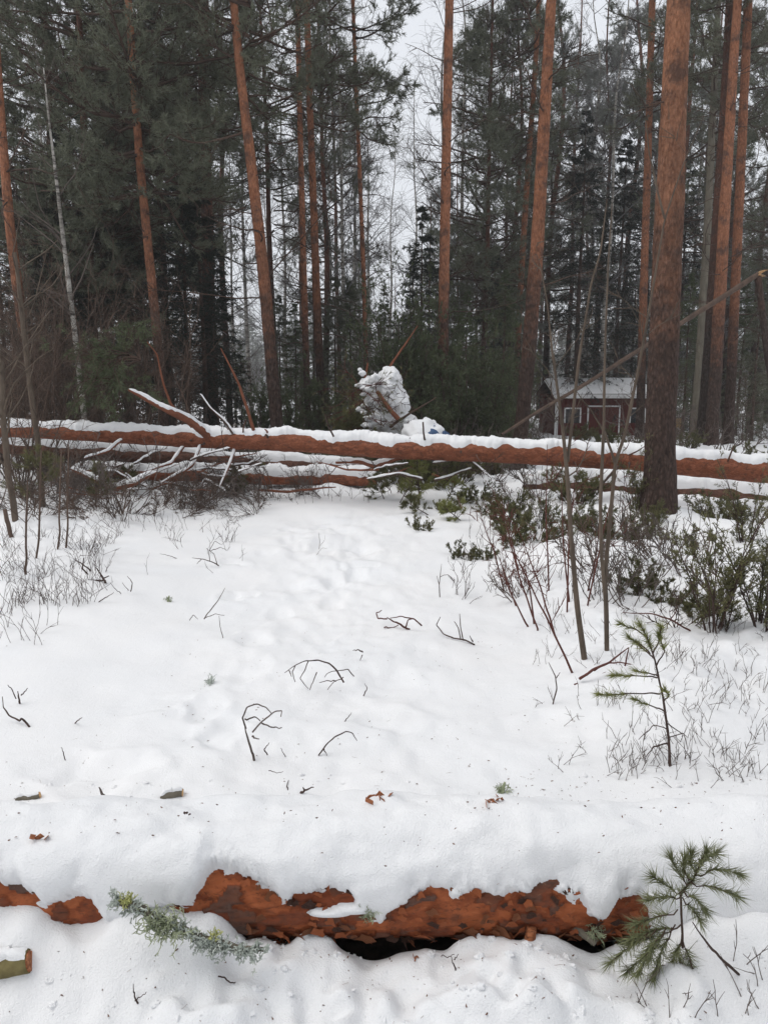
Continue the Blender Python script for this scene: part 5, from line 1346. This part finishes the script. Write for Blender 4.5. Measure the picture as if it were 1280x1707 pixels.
# stalk beside it
def twig(label, segs, w=0.0035, mat='twig', group=None, name='twig', dy=0.0, seed=0):
    Y0 = None
    pts0 = segs[0]
    low = max((p for s_ in segs for p in s_), key=lambda p: p[1])
    g = gnd(*low); Yb_ = g[1]
    o = thing(name, g, label, 'twig', group)
    r = rnd(seed + 500)
    for k, s_ in enumerate(segs):
        sg = r.normal() * 0.03
        pts = [at(px, py, Yb_ + dy + sg * i) for i, (px, py) in enumerate(s_)]
        for p in pts:
            p[2] = max(p[2], float(hgt(p[0], p[1])) - 0.004)
        P, R = stem(pts, [w if k == 0 else w * 0.65, w * 0.8 if k == 0 else w * 0.5, w * 0.35], 10 * len(s_), 0.003, seed + k)
        mb = MB(); tube(mb, P - g, R, 6, 0.12, 60, seed + k); mb.build('stem' if k == 0 else 'shoot', mat, o)
    return o
T_ = 0
for lab, w, mat, segs in (
        ('thin bent stalk poking from the snow right of the needled twig', 0.004, 'twig', [[(1232, 1630), (1200, 1598), (1170, 1560), (1155, 1540)]]),
        ('arched dead twig with many side shoots in the middle of the clearing', 0.0045, 'twig', [[(573, 1138), (562, 1118), (548, 1106), (530, 1100), (510, 1102), (492, 1110), (474, 1122)], [(514, 1102), (508, 1118), (500, 1130), (506, 1138), (514, 1148)], [(492, 1110), (487, 1120), (492, 1138)], [(528, 1122), (522, 1136), (516, 1150)],
            [(590, 1128), (580, 1116), (562, 1118), (545, 1122), (541, 1130)], [(572, 1130), (558, 1136), (546, 1150)], [(560, 1136), (545, 1134), (532, 1138)], [(482, 1118), (486, 1128)]]),
        ('curly branched twig rising from a lichen-grey stick in the clearing', 0.006, 'twig_grey', [[(424, 1268), (416, 1240), (408, 1212)], [(410, 1215), (404, 1196), (412, 1180), (430, 1173), (444, 1180), (452, 1190)], [(421, 1222), (436, 1204), (452, 1190), (470, 1184), (468, 1194)], [(436, 1206), (452, 1212), (470, 1214)], [(408, 1200), (424, 1196), (434, 1202)], [(420, 1228), (432, 1232)]]),
        ('reddish broken branch piece lying on the upper right of the clearing', 0.008, 'twig_red', [[(683, 1050), (668, 1042), (645, 1030)], [(703, 1044), (690, 1032), (672, 1028), (650, 1030)], [(645, 1032), (630, 1031), (627, 1022), (636, 1018)], [(676, 1046), (680, 1034), (690, 1032)], [(640, 1046), (655, 1046), (664, 1042)]]),
        ('curved dead twig with upright shoots right of the reddish branch piece', 0.006, 'twig', [[(791, 1076), (776, 1068), (756, 1064), (738, 1056), (727, 1042), (734, 1028)], [(772, 1068), (768, 1048), (766, 1024)], [(768, 1066), (764, 1048), (757, 1036)], [(788, 1070), (783, 1060)]]),
        ('single bowed twig low in the clearing', 0.0035, 'twig', [[(531, 1260), (542, 1244), (558, 1228), (576, 1220), (588, 1222), (595, 1236)], [(540, 1250), (545, 1260)]]),
        ('thin forked twig upright at the upper right of the open snow', 0.004, 'twig', [[(733, 996), (732, 975), (736, 940)], [(733, 962), (746, 957), (757, 966), (754, 980)], [(732, 975), (728, 960)]]),
        ('long thin twig leaning in the upper left of the open snow', 0.004, 'twig_grey', [[(340, 1032), (352, 1015), (364, 1000), (375, 980)], [(342, 1030), (358, 1024), (374, 1026)], [(372, 1064), (367, 1046), (365, 1027)], [(316, 1034), (322, 1025), (330, 1032)]]),
        ('crooked twig cluster at the top left of the open snow', 0.005, 'twig', [[(365, 943), (352, 936), (336, 932), (320, 930)], [(350, 936), (348, 920), (358, 902), (368, 908)], [(336, 932), (328, 940)], [(362, 940), (357, 924), (344, 914)], [(352, 918), (368, 912), (378, 918)]]),
        ('crooked black twig at the left edge halfway down', 0.005, 'twig', [[(50, 1212), (36, 1198), (33, 1203), (14, 1192), (5, 1180), (4, 1162)], ]),
        ('short black twigs above the crooked one at the left edge', 0.005, 'twig', [[(33, 1173), (31, 1162), (30, 1152)], [(27, 1165), (20, 1150), (13, 1142)], [(35, 1160), (46, 1148)]]),
        ('thin sprig standing beside the footprint trail', 0.003, 'twig_grey', [[(532, 916), (533, 902), (531, 888)], [(534, 910), (541, 900), (542, 892)], [(528, 925), (536, 914), (546, 914)]]),
        ('small hooked twig below the reddish branch piece', 0.0045, 'twig', [[(605, 1088), (598, 1083), (588, 1085)], [(604, 1092), (600, 1102)]]),
        ('short twig right below the arched one', 0.003, 'twig', [[(606, 1160), (612, 1148), (608, 1140)]]),
        ('forked black chip of twig low in the clearing', 0.005, 'twig', [[(500, 1323), (508, 1318), (523, 1313)], [(507, 1318), (505, 1312)]]),
        ('thin twig pair left of the forked chip', 0.0025, 'twig', [[(481, 1322), (478, 1310), (481, 1300)], [(448, 1284), (462, 1289), (472, 1286)]]),
        ('short twig standing right of the curly branched twig', 0.003, 'twig', [[(446, 1258), (440, 1250), (449, 1238)], [(476, 1262), (468, 1248)]]),
        ('short dark stick standing behind the near log on the left', 0.007, 'twig_grey', [[(178, 1334), (172, 1326), (165, 1314)]]),
        ('bent wire-thin twig on the snow before the near log', 0.0022, 'twig', [[(364, 1626), (380, 1634), (393, 1641), (389, 1652)]]),
        ('thin twig on the lower left snow', 0.0022, 'twig', [[(232, 1676), (224, 1660), (222, 1642)], [(225, 1668), (244, 1655)]]),
        ('slanting thin twig in the middle of the clearing', 0.0025, 'twig', [[(574, 1203), (580, 1196), (586, 1188)]]),
        ('tiny needle twig before the near log right of its middle', 0.002, 'twig', [[(760, 1618), (754, 1604), (752, 1594)], [(735, 1592), (745, 1597), (757, 1592)], [(757, 1600), (764, 1592)]]),
        ('slim forked twig left of the young pine sapling', 0.004, 'twig', [[(921, 1174), (928, 1150), (926, 1128), (914, 1105)], [(927, 1130), (933, 1122)]]),
        ('bent dead branch lying between the grey saplings and the young pine sapling', 0.008, 'twig_red', [[(965, 1132), (990, 1116), (1015, 1104), (1048, 1080)], [(957, 1142), (985, 1136), (1012, 1130), (1040, 1140)], [(990, 1118), (1010, 1106), (1030, 1104), (1052, 1108)], [(1042, 1110), (1048, 1080)]]),
        ('thin branch lying behind the young pine sapling', 0.006, 'twig_red', [[(1150, 1052), (1118, 1032), (1080, 1022), (1038, 1022)], [(1118, 1032), (1128, 1018)]]),
        ('scrap of twig on the left open snow', 0.003, 'twig', [[(125, 1206), (131, 1200), (137, 1197)]]),
        ('small dark twig flat on the upper left snow', 0.003, 'twig', [[(295, 931), (280, 926), (266, 923)]]),
        ('thin twig upright in the lower left snow', 0.0025, 'twig', [[(109, 1268), (106, 1256), (102, 1245)]]),
        ('curved sprig at the left of the open snow', 0.004, 'twig', [[(218, 986), (221, 972), (212, 960)], [(214, 984), (204, 972)], [(202, 990), (190, 980), (184, 972)]]),
        ('slanting stick on the left open snow', 0.004, 'twig_grey', [[(164, 1004), (176, 996), (190, 988)]]),
        ('dark crooked root-like twig at the left of the open snow', 0.010, 'twig', [[(176, 972), (172, 964), (160, 946)], [(174, 968), (152, 970), (138, 966)], [(172, 964), (182, 960)], [(152, 952), (140, 942), (126, 934)], [(146, 958), (137, 948), (140, 930)]])):
    T_ += 1
    twig(lab, segs, w, mat, 'dead twigs on the snow', seed=T_)

# ------------------------------------------------------------------ young pine sapling in front of the saplings
needle_twig('young_pine', 'spindly young pine with few green needle tufts right of the clearing', 'young pine', float(gnd(1116, 1278)[1]),
            [(1117, 1280), (1115, 1235), (1104, 1160), (1092, 1100), (1080, 1065), (1066, 1040)],
            [((1092, 1100), (1078, 1088), (1062, 1072)), ((1088, 1090), (1098, 1070), (1102, 1046)), ((1080, 1065), (1060, 1050), (1034, 1040)), ((1094, 1110), (1108, 1086), (1098, 1058)), ((1084, 1090), (1074, 1080), (1048, 1062)),
             ((1100, 1157), (1050, 1157), (998, 1158)), ((1108, 1186), (1086, 1178), (1058, 1166)), ((1096, 1130), (1070, 1128), (1022, 1126)), ((1098, 1128), (1084, 1124), (1060, 1118)), ((1106, 1170), (1116, 1160), (1108, 1150))],
            131, 0.046, 0.0026, 8, 'needle_young', 'twig', 0.006, 0.05, 0.010, 0.55)
def bare_shoots():
    g = gnd(1116, 1278)
    twig('bare lower shoots at the foot of the spindly young pine', [[(1112, 1240), (1090, 1245), (1076, 1262)], [(1115, 1230), (1140, 1222), (1146, 1250)], [(1112, 1215), (1090, 1210), (1064, 1232)], [(1114, 1208), (1136, 1222), (1142, 1262)]], 0.004, 'twig', None, seed=99)
bare_shoots()

# ------------------------------------------------------------------ cut stubs, chips and bark scraps
def stub(label, a, b_, w, mat, seed):
    p0, p1 = gnd(*a), gnd(*b_)
    p0 = p0 + np.array([0, 0, w * 0.2]); p1 = p1 + np.array([0, 0, w * 0.6])
    P, R = stem([p0, (p0 + p1) / 2, p1], [w * 0.85, w, w * 0.95], 16, 0.002, seed)
    o = thing('branch_stub', P[8], label, 'branch stub')
    mb = MB(); tube(mb, P - P[8], R, 14, 0.10, 30, seed); mb.build('bark', mat, o)
    d = nrm(P[-1] - P[-2]); mb = MB(); tube(mb, np.array([P[-1], P[-1] + d * 0.004]) - P[8], [w * 0.86, w * 0.80], 12, 0.05, 20, seed); mb.build('cut_face', 'cut_wood' if w < 0.03 else 'bark_flake', o)
    mb = MB(); mb.add(*snow_cap(P - P[8], R, w * 0.5, 0.7, seed, 9, 30)); mb.build('snow_cap', 'snow', o)
stub('sawn branch stub with a reddish end lying behind the near log at the far left', (28, 1334), (66, 1330), 0.015, 'bark_grey', 1)
stub('sawn branch stub with a red end behind the near log below the curly twig', (268, 1330), (304, 1326), 0.018, 'bark_grey', 2)
stub('mossy brown end of a sawn branch at the lower left edge', (-50, 1622), (50, 1612), 0.030, 'moss_bark', 3)
def chips(label, px, py, n, s_, mat, seed, z=0.0, crest=None):
    r = rnd(seed); mb = MB(); c = gnd(px, py)
    if crest is not None:                          # lying on the snow of the near log
        R_ = LOG_R + 0.055; A_ = math.radians(crest)
        c = np.array([(px - 640) / FPX * 2.18, LOG_Y - math.sin(A_) * R_, LOG_Z + math.cos(A_) * R_ + 0.018])
    for k in range(n):
        q = r.normal(size=3) * s_ * np.array([1.2, 0.8, 0.35]); e = nrm(r.normal(size=3)); f = nrm(np.cross(e, r.normal(size=3)))
        l, w = s_ * r.uniform(0.6, 1.3), s_ * r.uniform(0.3, 0.7); h = np.cross(e, f) * s_ * 0.12
        v = [q + e * l + f * w * 0.4, q - e * l * 0.8 + f * w, q - e * l - f * w * 0.7, q + e * l * 0.7 - f * w]
        v = v + [p + h for p in v]
        mb.add(v, [(3, 2, 1, 0), (4, 5, 6, 7), (0, 1, 5, 4), (1, 2, 6, 5), (2, 3, 7, 6), (3, 0, 4, 7)])
    o = mb.build('bark_chips', mat, None, False); o.location = c + np.array([0, 0, s_ * 0.25 + z])
    tag(o, label, 'bark scraps')
# the two scraps on the crest of the near log lie on its snow
chips('orange bark scraps on the crest of the near log, left of its middle', 630, 1352, 12, 0.014, 'bark_flake', 1, 0.0, crest=-14)
chips('orange bark scraps with sawdust on the crest of the near log right of its middle', 825, 1366, 12, 0.013, 'bark_flake', 2, 0.0, crest=-6)
chips('dark cone-like bark bit on the near log, left part', 311, 1389, 3, 0.006, 'twig', 3, crest=9)
chips('brown bark curl leaning on the log snow at the far left', 85, 1433, 3, 0.013, 'bark_flake', 4, crest=34)
chips('brown leaf-like bark scrap on the snow before the near log', 696, 1596, 3, 0.008, 'bark_flake', 5)
chips('reddish bark scrap on the right behind the near log', 1158, 1307, 3, 0.010, 'twig_red', 6)

def snow_crumbs():
    r = rnd(161); mb = MB()
    for k in range(420):
        u = r.random()
        if u < 0.55:
            p = gnd(r.uniform(0, 1280), r.uniform(1560, 1706))
        elif u < 0.8:
            p = gnd(r.uniform(380, 1080), r.uniform(1560, 1600))
        else:
            p = gnd(r.uniform(0, 1280), r.uniform(1292, 1345))
        s_ = 0.0025 + 0.011 * r.random() ** 3
        blob_mesh(mb, p, (s_ * r.uniform(0.8, 1.5), s_, s_ * 0.8), k * 1.7, 8, 6, 0.5, 1.5)
    tag(mb.build('snow_crumbs', 'snow', None, False), 'loose crumbs of snow round the near log', 'snow', None, 'stuff')
snow_crumbs()

# ------------------------------------------------------------------ what nobody could count: bilberry stems, litter
def ground_stems(name, label, regions, mat, seed, h=(0.05, 0.16), w=0.0016):
    r = rnd(seed); mb = MB(); A_, D_ = [], []
    for (x0, x1, y0, y1, n, clump) in regions:
        for k in range(n):
            c = gnd(r.uniform(x0, x1), r.uniform(y0, y1))
            for j in range(int(r.integers(1, clump + 1))):
                p = c + np.array([r.normal() * 0.03, r.normal() * 0.03, 0]); p[2] = float(hgt(p[0], p[1])) - 0.01
                A_.append(p); D_.append([r.normal() * 0.45, r.normal() * 0.35, 1.0])
    A_, D_ = np.array(A_), np.array(D_); n = len(A_)
    P1, D1 = grow(mb, A_, D_, r.uniform(h[0], h[1], n), w, 4, 0.14, 0.0, r, 0.5)
    s2, d2, t2, _ = spawn(P1, D1, 2, 0.35, 0.5, r)
    grow(mb, s2, d2, r.uniform(0.25, 0.5, len(t2)) * h[1] * 0.7, w * 0.7, 2, 0.15, 0.05, r, 0.5)
    tag(mb.build(name, mat, None), label, 'undergrowth', None, 'stuff')
ground_stems('bilberry_stems', 'fine bilberry stems poking through the snow on the right', [(1010, 1280, 1090, 1300, 75, 5), (900, 1280, 1010, 1110, 50, 5), (1020, 1150, 1255, 1300, 16, 6), (900, 1050, 1150, 1290, 14, 2), (1060, 1275, 1590, 1700, 12, 3), (1120, 1280, 880, 1050, 60, 6)], 'twig_grey', 141, (0.04, 0.13))
ground_stems('bilberry_stems', 'fine bilberry stems poking through the snow on the left', [(0, 200, 900, 1010, 75, 6), (0, 90, 1000, 1080, 14, 4), (60, 400, 860, 920, 60, 4), (200, 420, 900, 960, 8, 2)], 'twig', 142, (0.06, 0.24), 0.002)
ground_stems('bilberry_stems', 'fine stems in the snow between the junipers', [(760, 1120, 830, 1010, 110, 5), (380, 620, 815, 840, 40, 3)], 'twig', 143, (0.06, 0.22), 0.0024)
def litter():
    r = rnd(151); mb = MB()
    reg = [(0, 1280, 1300, 1345, 130), (0, 1280, 1575, 1707, 260), (300, 900, 1000, 1300, 90), (0, 1280, 1060, 1300, 130), (850, 1280, 1290, 1350, 120)]
    for x0, x1, y0, y1, n in reg:
        for k in range(n):
            p = gnd(r.uniform(x0, x1), r.uniform(y0, y1)) + np.array([0, 0, 0.002])
            d = nrm(np.array([r.normal(), r.normal(), r.normal() * 0.15])); s_ = nrm(np.cross(d, [0, 0, 1.0]))
            l = r.choice([0.003, 0.004, 0.006, 0.016], p=[0.4, 0.3, 0.2, 0.1]); w = 0.0007 if l > 0.01 else l * 0.5
            mb.add([p - d * l - s_ * w, p + d * l - s_ * w * 0.4, p + d * l * 0.8 + s_ * w, p + np.array([0, 0, w * 0.8])], [(0, 1, 3), (1, 2, 3), (2, 0, 3)])
    # on the crest and front of the log's snow
    for k in range(120):
        x = r.uniform(-1.2, 1.2); a = r.uniform(-0.1, 0.95); R_ = LOG_R + 0.062
        p = np.array([x, LOG_Y - math.sin(a) * R_, LOG_Z + math.cos(a) * (R_ + 0.015)])
        d = nrm(np.array([r.normal(), r.normal() * 0.3, r.normal() * 0.3])); s_ = nrm(np.cross(d, [0, -0.5, 0.8])); l = r.choice([0.002, 0.003, 0.005])
        mb.add([p - d * l, p + d * l, p + s_ * l * 0.6, p + np.array([0, -l * 0.4, l * 0.6])], [(0, 1, 3), (1, 2, 3), (2, 0, 3), (0, 2, 1)])
    tag(mb.build('bark_litter', 'litter', None, False), 'scattered bark crumbs and needles on the snow', 'litter', None, 'stuff')
litter()

# ------------------------------------------------------------------ labels of the background trees: by what they stand behind
MARKS = [(60, 'the thicket at the left edge'), (180, 'the thin birch sapling'), (280, 'the grey-based pine'), (385, 'the black spruces'), (470, 'the curving red pine'), (545, 'the slender brown pine'), (612, 'the thin red pine'),
         (715, 'the conical juniper'), (775, 'the straight orange pine'), (850, 'the junipers right of the straight orange pine'), (925, 'the orange leaning pine'), (1060, 'the red shed'), (1142, 'the thick scaly pine'), (9999, 'the tall orange pair on the right')]
ORD = ['first', 'second', 'third', 'fourth', 'fifth', 'sixth', 'seventh', 'eighth']
slots = {}
for px, kd, o in RELABEL:
    slots.setdefault((kd, next(m for q, m in MARKS if px < q)), []).append((px, o))
for (kd, mk), v in slots.items():
    v.sort(key=lambda e: e[0])
    for i, (px, o) in enumerate(v):
        o['label'] = kd + ' behind ' + mk + ('' if len(v) == 1 else ', ' + ORD[i] + ' from left')

# ------------------------------------------------------------------ winter air between the trees
def haze():
    mb = MB(); box(mb, -190, 190, -25, 170, -2.2, 22.0)
    o = mb.build('haze', None, None, False)
    m = bpy.data.materials.new('haze_air'); m.use_nodes = True
    n, l = m.node_tree.nodes, m.node_tree.links
    n.clear()
    out = n.new('ShaderNodeOutputMaterial'); v = n.new('ShaderNodeVolumePrincipled')
    v.inputs['Color'].default_value = (0.95, 0.96, 0.98, 1); v.inputs['Density'].default_value = 0.0016
    l.new(v.outputs[0], out.inputs['Volume'])
    o.data.materials.append(m)
    tag(o, 'thin winter haze between the trees', None, None, 'stuff')
haze()
